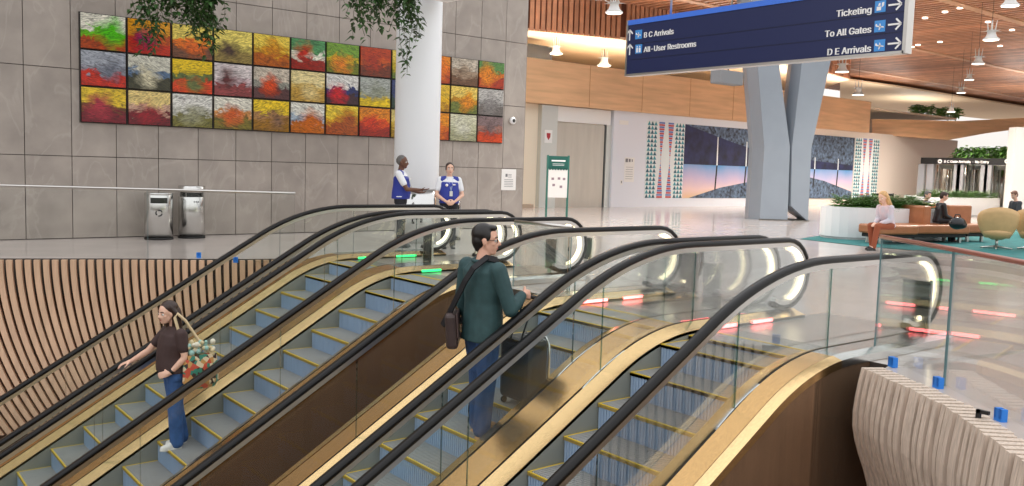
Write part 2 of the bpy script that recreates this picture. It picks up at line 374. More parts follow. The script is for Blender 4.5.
def balustrade(esc, Y, sg, w_out, clad, x_lo):
    # sg: +1 when the outside lies towards +Y
    # handrail
    P, N = with_newel(HP, HN)
    bm = B(); sec = [(-.042, -.012), (-.04, .012), (-.026, .026), (.026, .026), (.04, .012), (.042, -.012), (.03, -.024), (-.03, -.024)]
    sweep(bm, P, N, sec, Y, sg, smooth=True); h = fin('handrail', bm, BLACK, esc)
    bm = B(); sec = [(-.022, -.066), (-.026, -.024), (.026, -.024), (.022, -.066)]
    sweep(bm, P, N, sec, Y, sg); g = fin('handrail_guide', bm, ALU, esc)
    # lit inner ring of the newel
    bm = B(); pts = []
    for k in range(17):
        a = math.radians(80-155*k/16); pts.append((NEW_C[0]+.262*math.cos(a)*1.08, Y-sg*.012, NEW_C[1]+.262*math.sin(a)))
    tube(bm, pts, .024, 8); fin('newel_light', bm, LED_W, esc)
    # glass panels
    edges = [-5.4]+[x for x in [p[0] for p in HP][11:34:5]]+[5.9, 6.6, 7.3]
    gp = list(zip(HP, HN))
    xs = sorted(set([p[0] for p in HP]))
    def up_lo(x):
        # interpolate handrail height and normal at x
        for (p, n), (q, r) in zip(gp, gp[1:]):
            if p[0] <= x <= q[0]+1e-6:
                u = (x-p[0])/max(1e-9, q[0]-p[0]); return p[1]+(q[1]-p[1])*u, n[1]+(r[1]-n[1])*u
        return HP[-1][1], 1
    cuts = [p[0] for p in HP]
    bounds = [-3.5, -2, -.4, 1.0, 2.4, 3.8, 5.15, 6.3]
    for a, b in zip(bounds, bounds[1:]+[None]):
        bm = B(); top = []; bot = []
        e = 7.7 if b is None else b
        cs = sorted([a+.003]+[x for x in cuts if a+.02 < x < e-.02]+[e-.003])
        for x in cs:
            z, nz = up_lo(x); top.append((x, z-.05/nz)); bot.append((x, z+DECK/nz-.02))
        if b is None:
            for k in range(1, 9):
                an = math.radians(90-90*k/8*.97); x = 7.7+.285*math.cos(an)*1.08; dz = .285*math.sin(an)
                top.append((x, .445+dz)); bot.append((x, max(.065, .445-dz)))
        ring = [V((x, Y-.006, z)) for x, z in top]+[V((x, Y-.006, z)) for x, z in reversed(bot)]
        n = len(top); v0 = [bm.verts.new(p) for p in ring]; v1 = [bm.verts.new(p+V((0, .012, 0))) for p in ring]
        for i in range(n-1):
            for v in (v0, v1): bm.faces.new((v[i], v[i+1], v[2*n-2-i], v[2*n-1-i]))
        for i in range(2*n): 
            f = bm.faces.new((v0[i], v0[(i+1) % (2*n)], v1[(i+1) % (2*n)], v1[i])); f.material_index = 1
        bmesh.ops.recalc_face_normals(bm, faces=bm.faces)
        fin('glass_panel', bm, [GLASS, GLASS_G], esc)
    # decks
    P, N = EXT
    bm = B(); sec = [(-.15, DECK-.075), (-.15, DECK-.045), (-.012, DECK), (-.012, DECK-.075)]
    sweep(bm, P, N, sec, Y, sg); fin('inner_deck', bm, GOLD_L, esc)
    bm = B()
    sweep(bm, P, N, [(-.012, DECK-.06), (-.012, DECK-.006), (.012, DECK-.006), (.012, DECK-.06)], Y, sg); fin('glass_clamp', bm, BLACKM, esc)
    bm = B()
    if w_out > .2:
        w1 = w_out*.68
        sweep(bm, P, N, [(.012, DECK-.08), (.012, DECK), (w1, DECK), (w1, DECK-.08)], Y, sg, 0)
        sweep(bm, P, N, [(w1, DECK-.08), (w1, DECK-.012), (w1+.008, DECK-.012), (w1+.008, DECK-.08)], Y, sg, 1)
        sweep(bm, P, N, [(w1+.008, DECK-.08), (w1+.008, DECK+.004), (w_out, DECK-.02), (w_out, DECK-.08)], Y, sg, 2)
    else:
        sweep(bm, P, N, [(.012, DECK-.08), (.012, DECK), (w_out, DECK), (w_out, DECK-.08)], Y, sg, 0)
    for f in bm.faces:
        if f.calc_center_median().x > 6.1 and f.material_index != 1: f.material_index = 3
    fin('outer_deck', bm, [GOLD, BLACKM, GOLD_L, STEEL], esc)
    if clad:
        bm = B(); sweep(bm, P, N, [(w_out-.03, DECK-.08), (w_out-.012, DECK-.08), (w_out-.012, -2.1), (w_out-.03, -2.1)], Y, sg)
        fin('side_cladding', bm, BRONZE, esc)
    # skirt
    bm = B(); sweep(bm, P, N, [(-.142, DECK-.05), (-.150, DECK-.05), (-.150, -1.15), (-.142, -1.15)], Y, sg)
    fin('skirt_panel', bm, SKIRT, esc)
def nosing_z(x):
    # height of the step line at x
    z = -.947+SL*(x-4.147); r = .5
    return min(0, z) if z < -.12 or z > .4 else min(0., -.12+ (z+.12)*.9 - max(0, z+.12)**2*.45)
def escalator(Yn, Yf, label, phase, x_lo, near, far, clad_n, clad_f, led, group='escalators side by side'):
    Yc = (Yn+Yf)/2
    esc = thing('escalator', (7.6, Yc, 0), label, 'escalator', group)
    balustrade(esc, Yn, -1, near, clad_n, x_lo); balustrade(esc, Yf, 1, far, clad_f, x_lo)
    y0, y1 = Yn+.155, Yf-.155
    x = phase
    while x > x_lo: x -= .363
    first = None
    while x < 6.15:
        z = nosing_z(x); zl = nosing_z(x-.363)
        if first is None or z > -.35:
            bm = B(); d = .363; h = max(.03, z-zl)
            n = 34; w = (y1-y0)/n
            # tread with grooves, riser with ribs, yellow edge lines
            box(bm, (.0, y0-Yc, -.03), (d+.02, y1-Yc, -.006), 0)
            for k in range(n):
                box(bm, (.03, y0-Yc+w*k, -.006), (d, y0-Yc+w*(k+.55), 0), 0)
            box(bm, (0, y0-Yc, -.03), (.015, y1-Yc, .001), 2)
            for yy in (y0, y1-.02): box(bm, (.02, yy-Yc, -.03), (d, yy-Yc+.02, .001), 2)
            if h > .035:
                box(bm, (.012, y0-Yc, -h-.02), (.03, y1-Yc, -.03), 1)
                for k in range(n): box(bm, (.004, y0-Yc+w*k, -h-.02), (.014, y0-Yc+w*(k+.55), -.03), 1)
            me = bpy.data.meshes.new('step'); bm.to_mesh(me); bm.free()
            for m_ in (STEPT, STEPR, YEL): me.materials.append(m_)
            if first is None: first = me
        else: me = first
        s = bpy.data.objects.new('step', me); COL.objects.link(s); s.parent = esc; s.location = (x-7.6, 0, z)
        x += .363
    xl = x
    bm = B(); box(bm, (xl-.02, y0, -.02), (xl+.24, y1, .005), 1); box(bm, (xl-.05, y0, -.03), (xl-.02, y1, .004), 2)
    fin('comb_plate', bm, [STEEL, mat('comb_metal', (150, 148, 145), .4, .8), YEL], esc)
    bm = B(); box(bm, (xl+.24, y0-.1, -.05), (8.35, y1+.1, .006))
    fin('landing_plate', bm, mat('ribbed_landing_plate', (190, 182, 176), .28, .7, .06, 30, stretch=(1, 20, 1)), esc)
    if clad_n and clad_f or True:
        bm = B(); P, N = EXT
        sweep(bm, P, N, [(0, -2.08), (Yf-Yn, -2.08), (Yf-Yn, -2.12), (0, -2.12)], Yn, 1)
        fin('truss_underside', bm, BLACKM, esc)
    for (lx0, lx1, lz, far_side, m_) in led:
        bm = B(); yy = Yf-.158 if far_side else Yn+.158
        box(bm, (lx0, yy-.006, lz), (lx1, yy+.006, lz+.03))
        fin('landing_light', bm, m_, esc)
    return esc
REDS = [(6.35, 6.75, .02, True, LED_R), (7.0, 7.3, .02, True, LED_R)]
GRNS = [(6.3, 6.6, .02, True, LED_G), (6.95, 7.3, .02, True, LED_G)]
escalator(10.27, 11.64, 'farthest of the four escalators, empty, next to the wooden slat balustrade', 2.92, .4, .175, .3, False, True, GRNS)
escalator(8.55, 9.92, 'escalator carrying the woman in the brown top', 4.37, .6, .26, .175, True, False, GRNS)
escalator(5.56, 6.92, 'escalator carrying the man in the dark green jacket', 4.31, 1.6, .175, .36, False, True, REDS)
escalator(3.84, 5.21, 'nearest of the four escalators, empty, with a bronze side wall', 4.62, 2.2, .27, .175, True, False, REDS)

# ------------------------------------------------------------------ slat balustrades
def slat_wall(name, line, pitch, th, dep, prof, zb, m, label, top, kinds, s0=0, s1=None, lean=0):
    root = thing(name, line[len(line)//2], label, 'slat wall')
    seg = [(line[i+1]-line[i]).length for i in range(len(line)-1)]; tot = sum(seg)
    s = s0; s1 = s1 or tot
    while s < s1:
        r = s; i = 0
        while i < len(seg)-1 and r > seg[i]: r -= seg[i]; i += 1
        p = line[i]+(line[i+1]-line[i])*(r/seg[i])
        # smoothed tangent
        t0 = (line[i+1]-line[i]).normalized()
        j = min(i+1, len(seg)-1); k = max(i-1, 0); u = r/seg[i]
        t = (t0+((line[j+1]-line[j]).normalized()*max(0, u-.5)+(line[k+1]-line[k]).normalized()*max(0, .5-u))).normalized()
        nv = V((t.y, -t.x, 0))*kinds           # towards the void
        bm = B(); n = 22; A = prof(p, s, tot); dj = random.uniform(-.012, .012)
        L = []; R = []
        for q in range(n+1):
            w = q/n; z = top+(zb-top)*w; off = A(w)+dj
            fr = p+nv*off+t*(lean*max(.05, min(1, (5.6-p.x)/3.4))*w**1.9)+V((0, 0, z)); bk = fr-nv*dep
            L.append((fr, bk))
        a = t*th
        v = [[bm.verts.new(f), bm.verts.new(b), bm.verts.new(b+a), bm.verts.new(f+a)] for f, b in L]
        for c0, c1 in zip(v, v[1:]):
            for e in range(4): bm.faces.new((c0[e], c0[(e+1) % 4], c1[(e+1) % 4], c1[e]))
        bm.faces.new(v[0]); bm.faces.new(v[-1]); bmesh.ops.recalc_face_normals(bm, faces=bm.faces)
        fin('slat', bm, m, root)
        s += pitch
    return root
def sm(w): return w*w*(3-2*w)
def prof_l(p, s, tot):
    k = max(-.1, min(1, (5.2-p.x)/4.2))
    return lambda w: .25*k*sm(w)-.03*math.sin(w*PI)
def prof_r(p, s, tot):
    k = max(.25, 1-s/6)
    return lambda w: (.05*math.sin(min(1, w*3)*PI)-.62*max(0, (w-.16)/.84)**1.3)*k
slat_wall('slat_balustrade', LEFT_SLATS, .110, .07, .07, prof_l, -2.3, SLAT, 'wavy balustrade of tan wooden slats behind the escalators at left', 0.0, 1, s0=6.3, lean=.8)
slat_wall('slat_balustrade', RIGHT_SLATS, .077, .05, .17, prof_r, -2.4, SLAT_R, 'wavy balustrade of pale plywood slats at the bottom right corner', 0.02, 1, s0=0.0, s1=4.2)

# glass railings on the floor edge behind the slats
def glass_rail(pts, zt, label, cap_m, zb=-.02, ncap=.018):
    root = thing('glass_railing', pts[len(pts)//2], label, 'railing')
    for a, b in zip(pts, pts[1:]):
        t = (b-a).normalized(); n_ = V((-t.y, t.x, 0))*.014
        bm = B(); a2 = a+t*.006; b2 = b-t*.006
        prism(bm, [a2+V((0, 0, zb)), b2+V((0, 0, zb)), b2+V((0, 0, zt)), a2+V((0, 0, zt))], n_)
        bm.faces.ensure_lookup_table()
        for f in bm.faces[2:]: f.material_index = 1
        fin('glass_pane', bm, [GLASS_R, EDGE_R], root)
    bm = B(); tube(bm, [p+V((0, 0, zt+ncap*.5)) for p in pts], ncap, 8); fin('top_rail', bm, cap_m, root)
    return root
glass_rail([V((-4.8, 15.3, 0)), V((-2.5, 15.1, 0)), V((-.2, 14.75, 0)), V((2.02, 13.93, 0)), V((3.72, 12.85, 0)), V((5.41, 11.72, 0))], .96, 'glass railing with a bright steel top rail in front of the trash cans', ALU)
rr = [V((6.75, 3.7, 0)), V((6.1, 2.82, 0)), V((5.4, 1.95, 0)), V((4.4, .9, 0))]
glass_rail(rr, .96, 'glass railing with a reddish top rail above the plywood slats', mat('reddish_rail', (168, 110, 96), .3, .5))
glass_rail([V((6.62, 7.22, 0)), V((6.62, 8.24, 0))], .78, 'short glass barrier closing the gap between the middle escalators', ALU)
def clip(x, y, z, rz, label):
    bm = B(); box(bm, (-.032, -.022, 0), (.032, .022, .018)); box(bm, (-.032, -.022, .018), (-.008, .022, .075)); box(bm, (.008, -.022, .018), (.032, .022, .075)); box(bm, (-.032, .016, .018), (.032, .022, .075), 0)
    o = fin('railing_clip', bm, BLUETAPE); o.location = (x, y, z); o.rotation_euler = (0, 0, rz); tag(o, label, 'clip', 'blue clips at the glass edges')
for (x, y, lab) in ((890, 367, 'blue clip on the plywood slats nearest the escalator'), (935, 388, 'blue clip in the middle of the plywood slats'), (997, 421, 'blue clip on the plywood slats at the right edge')):
    q = at(x, y, Z=.02); clip(q.x+.02, q.y-.01, .02, 1.0, lab)
for (x, y, lab) in ((200, 258, 'blue clip on the wooden slats in front of the right trash can'), (237, 263, 'blue clip on the wooden slats beside the far handrail')):
    q = at(x, y, Z=.0); clip(q.x, q.y+.05, .0, -.4, lab)
q = at(978, 421, Z=.02); bm = B(); box(bm, (-.012, -.012, 0), (.012, .012, .07)); box(bm, (-.012, -.06, .05), (.012, .012, .07))
o = fin('railing_clip', bm, BLACKM); o.location = q; tag(o, 'dark metal clip beside the rightmost blue clip', 'clip')

# ------------------------------------------------------------------ paintings on the stone wall
def paint_mat(i, cols):
    m = bpy.data.materials.new('painted_canvas'); m.use_nodes = True; nt = m.node_tree; b = nt.nodes['Principled BSDF']; b.inputs['Roughness'].default_value = .35
    N = lambda t: nt.nodes.new(t); L = nt.links.new
    rnd = random.Random(i*13+5)
    tc = N('ShaderNodeTexCoord'); mp = N('ShaderNodeMapping'); L(tc.outputs['Object'], mp.inputs['Vector'])
    sp = N('ShaderNodeSeparateXYZ'); L(tc.outputs['Object'], sp.inputs[0])
    mp.inputs['Location'].default_value = (rnd.uniform(0, 50), 0, rnd.uniform(0, 50)); mp.inputs['Scale'].default_value = (1, 1, 1.6)
    mp.inputs['Rotation'].default_value = (0, rnd.uniform(-.7, .7), 0)
    n1 = N('ShaderNodeTexNoise'); n1.inputs['Scale'].default_value = 4.2; n1.inputs['Detail'].default_value = 5; n1.inputs['Distortion'].default_value = 1.2; L(mp.outputs[0], n1.inputs['Vector'])
    # height in the picture, disturbed by brush-like noise
    a = N('ShaderNodeMath'); a.operation = 'MULTIPLY_ADD'; L(sp.outputs['Z'], a.inputs[0]); a.inputs[1].default_value = 1.7; a.inputs[2].default_value = -.42
    c = N('ShaderNodeMath'); c.operation = 'MULTIPLY_ADD'; L(n1.outputs['Fac'], c.inputs[0]); c.inputs[1].default_value = .85; L(a.outputs[0], c.inputs[2])
    cr = N('ShaderNodeValToRGB'); L(c.outputs[0], cr.inputs[0]); e = cr.color_ramp.elements
    sky, mid, gnd, blob = cols
    e[0].position = .18; e[0].color = lin(gnd); e[1].position = .86; e[1].color = lin(sky)
    for p, q in ((.34, gnd), (.42, mid), (.56, mid), (.63, sky)):
        x = e.new(p); x.color = lin(q)
    # an accent mass
    bx, bz, br = rnd.uniform(-.14, .14), rnd.uniform(.18, .34), rnd.uniform(.12, .2)
    vm = N('ShaderNodeVectorMath'); vm.operation = 'DISTANCE'; L(tc.outputs['Object'], vm.inputs[0]); vm.inputs[1].default_value = (bx, -.03, bz)
    n2 = N('ShaderNodeTexNoise'); n2.inputs['Scale'].default_value = 5; n2.inputs['Detail'].default_value = 4; L(mp.outputs[0], n2.inputs['Vector'])
    d = N('ShaderNodeMath'); d.operation = 'MULTIPLY_ADD'; L(n2.outputs['Fac'], d.inputs[0]); d.inputs[1].default_value = .42; L(vm.outputs['Value'], d.inputs[2])
    g = N('ShaderNodeMapRange'); L(d.outputs[0], g.inputs['Value']); g.inputs['From Min'].default_value = br+.10; g.inputs['From Max'].default_value = br+.32; g.inputs['To Min'].default_value = 1; g.inputs['To Max'].default_value = 0
    mx = N('ShaderNodeMix'); mx.data_type = 'RGBA'; L(g.outputs[0], mx.inputs['Factor']); L(cr.outputs['Color'], mx.inputs['A']); mx.inputs['B'].default_value = lin(blob)
    # dark strokes
    w = N('ShaderNodeTexNoise'); w.inputs['Scale'].default_value = 14; w.inputs['Distortion'].default_value = 2.5; L(mp.outputs[0], w.inputs['Vector'])
    g2 = N('ShaderNodeMapRange'); L(w.outputs['Fac'], g2.inputs['Value']); g2.inputs['From Min'].default_value = .58; g2.inputs['From Max'].default_value = .7; g2.inputs['To Max'].default_value = .45
    mx2 = N('ShaderNodeMix'); mx2.data_type = 'RGBA'; L(g2.outputs[0], mx2.inputs['Factor']); L(mx.outputs['Result'], mx2.inputs['A']); mx2.inputs['B'].default_value = lin(tuple(int(v*.45) for v in mid))
    # uneven pigment
    n3 = N('ShaderNodeTexNoise'); n3.inputs['Scale'].default_value = 6; n3.inputs['Detail'].default_value = 7; n3.inputs['Distortion'].default_value = 3; mp3 = N('ShaderNodeMapping'); L(mp.outputs[0], mp3.inputs['Vector']); mp3.inputs['Scale'].default_value = (.7, 1, 2.2); L(mp3.outputs[0], n3.inputs['Vector'])
    g3 = N('ShaderNodeMapRange'); L(n3.outputs['Fac'], g3.inputs['Value']); g3.inputs['From Min'].default_value = .35; g3.inputs['From Max'].default_value = .62; g3.inputs['To Min'].default_value = .38; g3.inputs['To Max'].default_value = 1.12
    hs = N('ShaderNodeHueSaturation'); hs.inputs['Saturation'].default_value = 1.12; L(mx2.outputs['Result'], hs.inputs['Color']); L(g3.outputs[0], hs.inputs['Value'])
    L(hs.outputs['Color'], b.inputs['Base Color']); return m
PA = [
 [((238,236,222),(110,190,40),(176,74,36),(84,196,28),'bright green bush over a red strip'), ((222,160,70),(196,90,50),(190,52,30),(140,40,90),'orange with a purple red mass behind hanging leaves'), ((232,214,120),(232,120,36),(120,80,60),(236,110,30),'orange cloud under leaf tips'), ((236,220,130),(200,186,110),(150,132,80),(74,54,44),'dark brown rock under a yellow sky'),
  ((236,212,110),(212,170,80),(178,96,40),(196,120,50),'yellow sky over an ochre field'), ((90,150,100),(226,226,210),(150,40,30),(190,44,26),'green sky over dark red vehicles'), ((120,160,70),(196,176,60),(110,120,40),(226,130,40),'green and yellow foliage with an orange heart'), ((180,70,40),(200,90,40),(110,56,40),(170,60,40),'burnt red mass on orange'), ((220,200,110),(150,150,60),(90,110,50),(210,180,60),'yellow and olive strip beside the column'), ((226,140,60),(220,110,40),(170,60,30),(230,120,40),'orange strip right of the column'), ((196,186,170),(160,140,120),(110,80,60),(150,130,110),'grey sky over brown scrub'), ((96,140,80),(214,120,50),(170,56,30),(226,140,60),'green top with an orange red slope')],
 [((170,176,186),(140,140,150),(206,48,24),(110,116,130),'grey clouds over a red band'), ((214,214,200),(96,120,150),(60,60,40),(226,220,190),'slate blue sky with a pale cloud'), ((240,206,40),(96,110,60),(222,74,36),(110,120,70),'yellow corner, green hill and red field'), ((222,214,214),(200,180,184),(150,80,80),(90,40,40),'pinkish white strokes with a dark red gash'),
  ((206,196,180),(150,150,140),(90,60,60),(226,84,40),'grey with a red and orange burst'), ((236,222,170),(216,188,120),(196,160,90),(226,206,150),'sandy hills under a cream sky'), ((220,220,216),(40,50,100),(60,30,40),(214,34,40),'red truck shape under dark blue'), ((170,176,170),(150,156,140),(226,196,60),(140,146,130),'grey sky over a yellow strip'), ((60,70,110),(50,60,100),(40,60,50),(36,46,80),'dark blue strip beside the column'), ((226,190,90),(226,180,70),(180,130,40),(230,190,80),'golden strip right of the column'), ((232,206,120),(190,140,60),(110,120,60),(224,140,40),'orange hill on a yellow sky'), ((186,184,180),(150,148,146),(110,104,100),(130,126,124),'plain grey mist')],
 [((226,196,90),(110,70,40),(120,40,50),(170,70,80),'brown bank with a maroon and white patch'), ((236,214,150),(206,170,150),(110,30,40),(150,40,50),'cream sky over maroon wagons'), ((226,226,220),(190,190,180),(120,116,60),(150,150,120),'white sky over olive slopes'), ((236,234,220),(206,150,100),(120,110,50),(206,110,76),'terracotta rocks on white'),
  ((236,206,90),(170,130,90),(150,110,50),(130,100,80),'grey brown bluff under a yellow sky'), ((226,226,216),(170,186,200),(190,110,50),(206,110,40),'orange pyramid on a pale blue sky'), ((240,214,100),(226,170,60),(170,80,30),(166,84,36),'rust brown hill on yellow'), ((226,140,50),(220,80,30),(150,36,20),(206,56,24),'flame red and orange blaze'), ((226,210,140),(210,180,90),(150,120,50),(220,190,100),'straw yellow strip beside the column'), ((230,150,60),(214,110,40),(170,70,30),(220,120,50),'rusty strip right of the column'), ((206,206,180),(190,190,160),(160,160,130),(214,214,196),'pale grey green wash'), ((130,110,110),(150,110,100),(206,70,24),(110,90,90),'grey brown sky over glowing red ground')]]
ROWN = ['top', 'middle', 'bottom']
k = 0
for r in range(3):
    for c in range(12):
        x0 = 3.63+.7485*c; z0 = 1.965+.612*(2-r)
        bm = B(); box(bm, (-.352, -.03, .01), (.352, 0, .588), 0, .004); box(bm, (-.371, 0, -.004), (.371, .045, .602), 1)
        d = PA[r][c]
        o = fin('painting', bm, [paint_mat(k, d[:4]), mat('dark_canvas_backing', (44, 40, 38), .7)]); o.location = (x0+.37, 16.255, z0); k += 1
        tag(o, 'square canvas in the %s row: %s' % (ROWN[r], d[4]), 'painting', 'abstract landscape canvases on the stone wall')

# ------------------------------------------------------------------ white column
bm = B(); lathe(bm, (0, 0, 0), [(.39, .98), (.41, 1.0), (.41, 9)], 48); col = thing('column', (8.74, 13.8, 0), 'round white column in front of the stone wall', 'column')
fin('shaft', bm, mat('column_white', (246, 251, 255), .4)).parent = col
bm = B(); lathe(bm, (0, 0, 0), [(.38, 0), (.38, .98)], 48); fin('steel_base', bm, mat('mirror_steel', (200, 200, 198), .1, 1)).parent = col

# ------------------------------------------------------------------ trash cans
def can(loc, r, h, kind, label):
    t = thing('trash_can', (0, 0, 0), label, 'trash can', 'steel trash cans')
    bm = B(); lathe(bm, (0, 0, 0), [(r, .03), (r, h-.2 if kind else h-.02), (r-.004, h-.015 if kind == 0 else h-.195)], 40); fin('body', bm, STEEL).parent = t
    bm = B(); lathe(bm, (0, 0, 0), [(r+.006, 0), (r+.006, .035)], 40); fin('base_ring', bm, BLACKM).parent = t
    q = V((-.27, -.96, 0)).normalized(); s = V((-q.y, q.x, 0))
    if kind == 0:
        bm = B(); lathe(bm, (0, 0, 0), [(r+.004, h-.03), (r+.004, h), (r-.02, h+.01)], 40); fin('lid', bm, STEEL).parent = t
        bm = B()
        for i in range(8):
            a0 = -.62+i*.155; a1 = a0+.155
            p = [V((0, 0, z))+(q*math.cos(a)+s*math.sin(a))*(r+.003) for z, a in ((h-.17, a0), (h-.17, a1), (h-.075, a1), (h-.075, a0))]
            f = poly_face(bm, p)
        fin('opening', bm, SCREEN).parent = t
        bm = B()             # three chasing arrows
        for i in range(3):
            a0 = i*2*PI/3+.25; pts = []
            for j in range(5):
                a = a0+j*.32; pts.append((math.cos(a), math.sin(a)))
            w = .018; R = .05
            def P3(u, v): 
                ang = u/r; return V((0, 0, h*.58+v))+(q*math.cos(ang)+s*math.sin(ang))*(r+.004)
            for (c0, s0), (c1, s1) in zip(pts, pts[1:]):
                poly_face(bm, [P3(c0*(R-w/2), s0*(R-w/2)), P3(c0*(R+w/2), s0*(R+w/2)), P3(c1*(R+w/2), s1*(R+w/2)), P3(c1*(R-w/2), s1*(R-w/2))])
            a = a0+4*.32; poly_face(bm, [P3(math.cos(a)*(R-w), math.sin(a)*(R-w)), P3(math.cos(a)*(R+w), math.sin(a)*(R+w)), P3(math.cos(a+.45)*R, math.sin(a+.45)*R)])
        fin('recycling_symbol', bm, BLACKM).parent = t
    else:
        bm = B(); lathe(bm, (0, 0, 0), [(r*.8, h-.2), (r*.8, h-.1)], 40); fin('opening', bm, SCREEN).parent = t
        bm = B(); lathe(bm, (0, 0, 0), [(r+.004, h-.115), (r+.006, h-.1), (r+.006, h-.01), (r-.01, h)], 40); fin('lid', bm, STEEL).parent = t
        bm = B()
        for i in range(4):
            a = PI/4+i*PI/2; tube(bm, [(r*.93*math.cos(a), r*.93*math.sin(a), h-.21), (r*.93*math.cos(a), r*.93*math.sin(a), h-.1)], .012, 6)
        fin('lid_post', bm, STEEL_D).parent = t
        bm = B()
        for i in range(3):
            p = [V((0, 0, z))+(q*math.cos(a)+s*math.sin(a))*(r+.003) for z, a in ((h-.29, .1+i*.16), (h-.29, .2+i*.16), (h-.27, .2+i*.16), (h-.27, .1+i*.16))]; poly_face(bm, p)
        fin('label_strip', bm, BLACKM).parent = t
    t.location = loc; return t
can((4.76, 15.78, 0), .232, .80, 0, 'shorter steel trash can with a black recycling symbol, left of its twin')
can((5.36, 15.88, 0), .225, .93, 1, 'taller steel trash can with a raised round lid, against the stone wall')
can((9.72, 14.05, 0), .17, .75, 0, 'steel trash can beside the woman in the blue vest')

# ------------------------------------------------------------------ wall notices, camera
def notice(loc, w, h, label, marks, ax='x', name='notice', cat='notice'):
    t = thing(name, (0, 0, 0), label, cat)
    bm = B(); box(bm, (-w/2, -.006, -h/2), (w/2, 0, h/2)); fin('sheet', bm, WHITE).parent = t
    bm = B()
    for x, z, a, b_ in marks: box(bm, (x-a/2, -.009, z-b_/2), (x+a/2, -.0055, z+b_/2))
    fin('printed_marks', bm, mat('print_grey', (120, 120, 124), .7)).parent = t
    t.location = loc; return t
notice((12.86, 16.295, 1.13), .43, .49, 'white paper notice taped to the end of the stone wall', [(-.07, .1, .06, .07)]+[(.03, .12-.03*i, .1, .01) for i in range(3)]+[(0, .0-.04*i, .26, .01) for i in range(5)])
t = thing('security_camera', (12.9, 16.3, 2.5), 'small white dome camera beside the canvases', 'camera')
bm = B(); lathe(bm, (0, 0, 0), [(.08, -.02), (.085, .03), (.06, .06), (.02, .07)], 20); bm.transform(Matrix.Rotation(PI/2, 4, 'X') @ Matrix.Identity(4)); fin('housing', bm, WHITE_G).parent = t
bm = B(); ball(bm, (0, -.055, 0), .045); fin('lens', bm, BLACKM).parent = t
t.location = (12.9, 16.27, 2.5)
t = notice((20.85, EW+.095, 2.55), .36, .46, 'small white sign with a red shield left of the lift door', [], name='wall_sign', cat='sign')
bm = B(); prism(bm, [V((-.09, -.01, .12)), V((.09, -.01, .12)), V((.08, -.01, -.02)), V((0, -.01, -.13)), V((-.08, -.01, -.02))], (0, -.003, 0)); fin('shield_mark', bm, mat('mark_red', (168, 40, 50), .5)).parent = t
notice((25.05, EW+.095, 1.45), .55, .95, 'pale notice board with small dark symbols on the white wall', [(-.16, .36, .13, .14), (.0, .36, .1, .12), (.14, .36, .05, .1)]+[(0, .1-.09*i, .4, .012) for i in range(6)])
notice((24.65, EW+.095, .95), .12, .2, 'small keypad low on the white wall right of the lift', [(0, .02, .05, .09)], name='keypad', cat='keypad')
notice((24.65, EW+.095, 3.25), .5, .16, 'thin white plate high on the white wall near the lift', [], name='wall_plate', cat='sign')

# lettering
SANS = None
try: SANS = bpy.data.fonts.load(bpy.utils.system_resource('DATAFILES', path='fonts')+'/Inter.woff2')
except Exception: SANS = None
def text(s, size, M, m, parent, name='lettering', align='LEFT', ext=.002, sub_=True, bold=0):
    c = bpy.data.curves.new('txt', 'FONT'); c.font = SANS or c.font; c.body = s; c.size = size; c.align_x = align; c.extrude = ext
    o = bpy.data.objects.new('txt', c); COL.objects.link(o)
    dg = bpy.context.evaluated_depsgraph_get(); me = bpy.data.meshes.new_from_object(o.evaluated_get(dg)); bpy.data.objects.remove(o)
    if bold:
        b2 = bmesh.new()
        for dx in (-bold, 0, bold): m3 = me.copy(); m3.transform(Matrix.Translation((dx, 0, dx*.1))); b2.from_mesh(m3); bpy.data.meshes.remove(m3)
        b2.to_mesh(me); b2.free()
    me.transform(M); me.name = name; me.materials.clear(); me.materials.append(m)
    q = bpy.data.objects.new(name, me); COL.objects.link(q); q.parent = parent; return q
# standing information sign
t = thing('information_sign', (0, 0, 0), 'standing sign with a green header and white panel in front of the lift', 'sign')
bm = B(); box(bm, (-.265, -.02, .68), (.265, .02, 1.74), 0); pn = fin('panel', bm, WHITE); pn.parent = t
bm = B(); box(bm, (-.265, -.026, 1.42), (.265, -.02, 1.74))
for i in range(7): tube(bm, [(-.225+.075*i, -.026, 1.42), (-.225+.075*i, -.0205, 1.42)], .037, 12)
hd = sub('header', bm, mat('sign_green', (22, 92, 82), .5), pn)
bm = B()
for i in range(2): box(bm, (-.16, -.029, 1.5+.035*i), (.16, -.026, 1.51+.035*i))
for x, z in ((-.14, 1.16), (.03, 1.17), (.17, 1.16), (-.11, 1.0), (.09, .96)): box(bm, (x-.035, -.023, z-.03), (x+.035, -.0205, z+.03), 1)
box(bm, (-.19, -.029, 1.6), (.19, -.026, 1.64), 0)
sub('printed_marks', bm, [TEXTW, mat('print_mixed', (150, 130, 140), .6)], pn)
for sx in (-1, 1):
    bm = B(); box(bm, (sx*.285-.02, -.025, 0), (sx*.285+.02, .025, 1.76)); fin('post', bm, mat('frame_green', (44, 110, 98), .4)).parent = t
    bm = B(); box(bm, (sx*.285-.04, -.25, 0), (sx*.285+.04, .25, .03)); fin('foot', bm, STEEL_D).parent = t
ISL = at(556, 224, Z=0); t.location = (ISL.x, ISL.y, 0); t.rotation_euler = (0, 0, -.35)

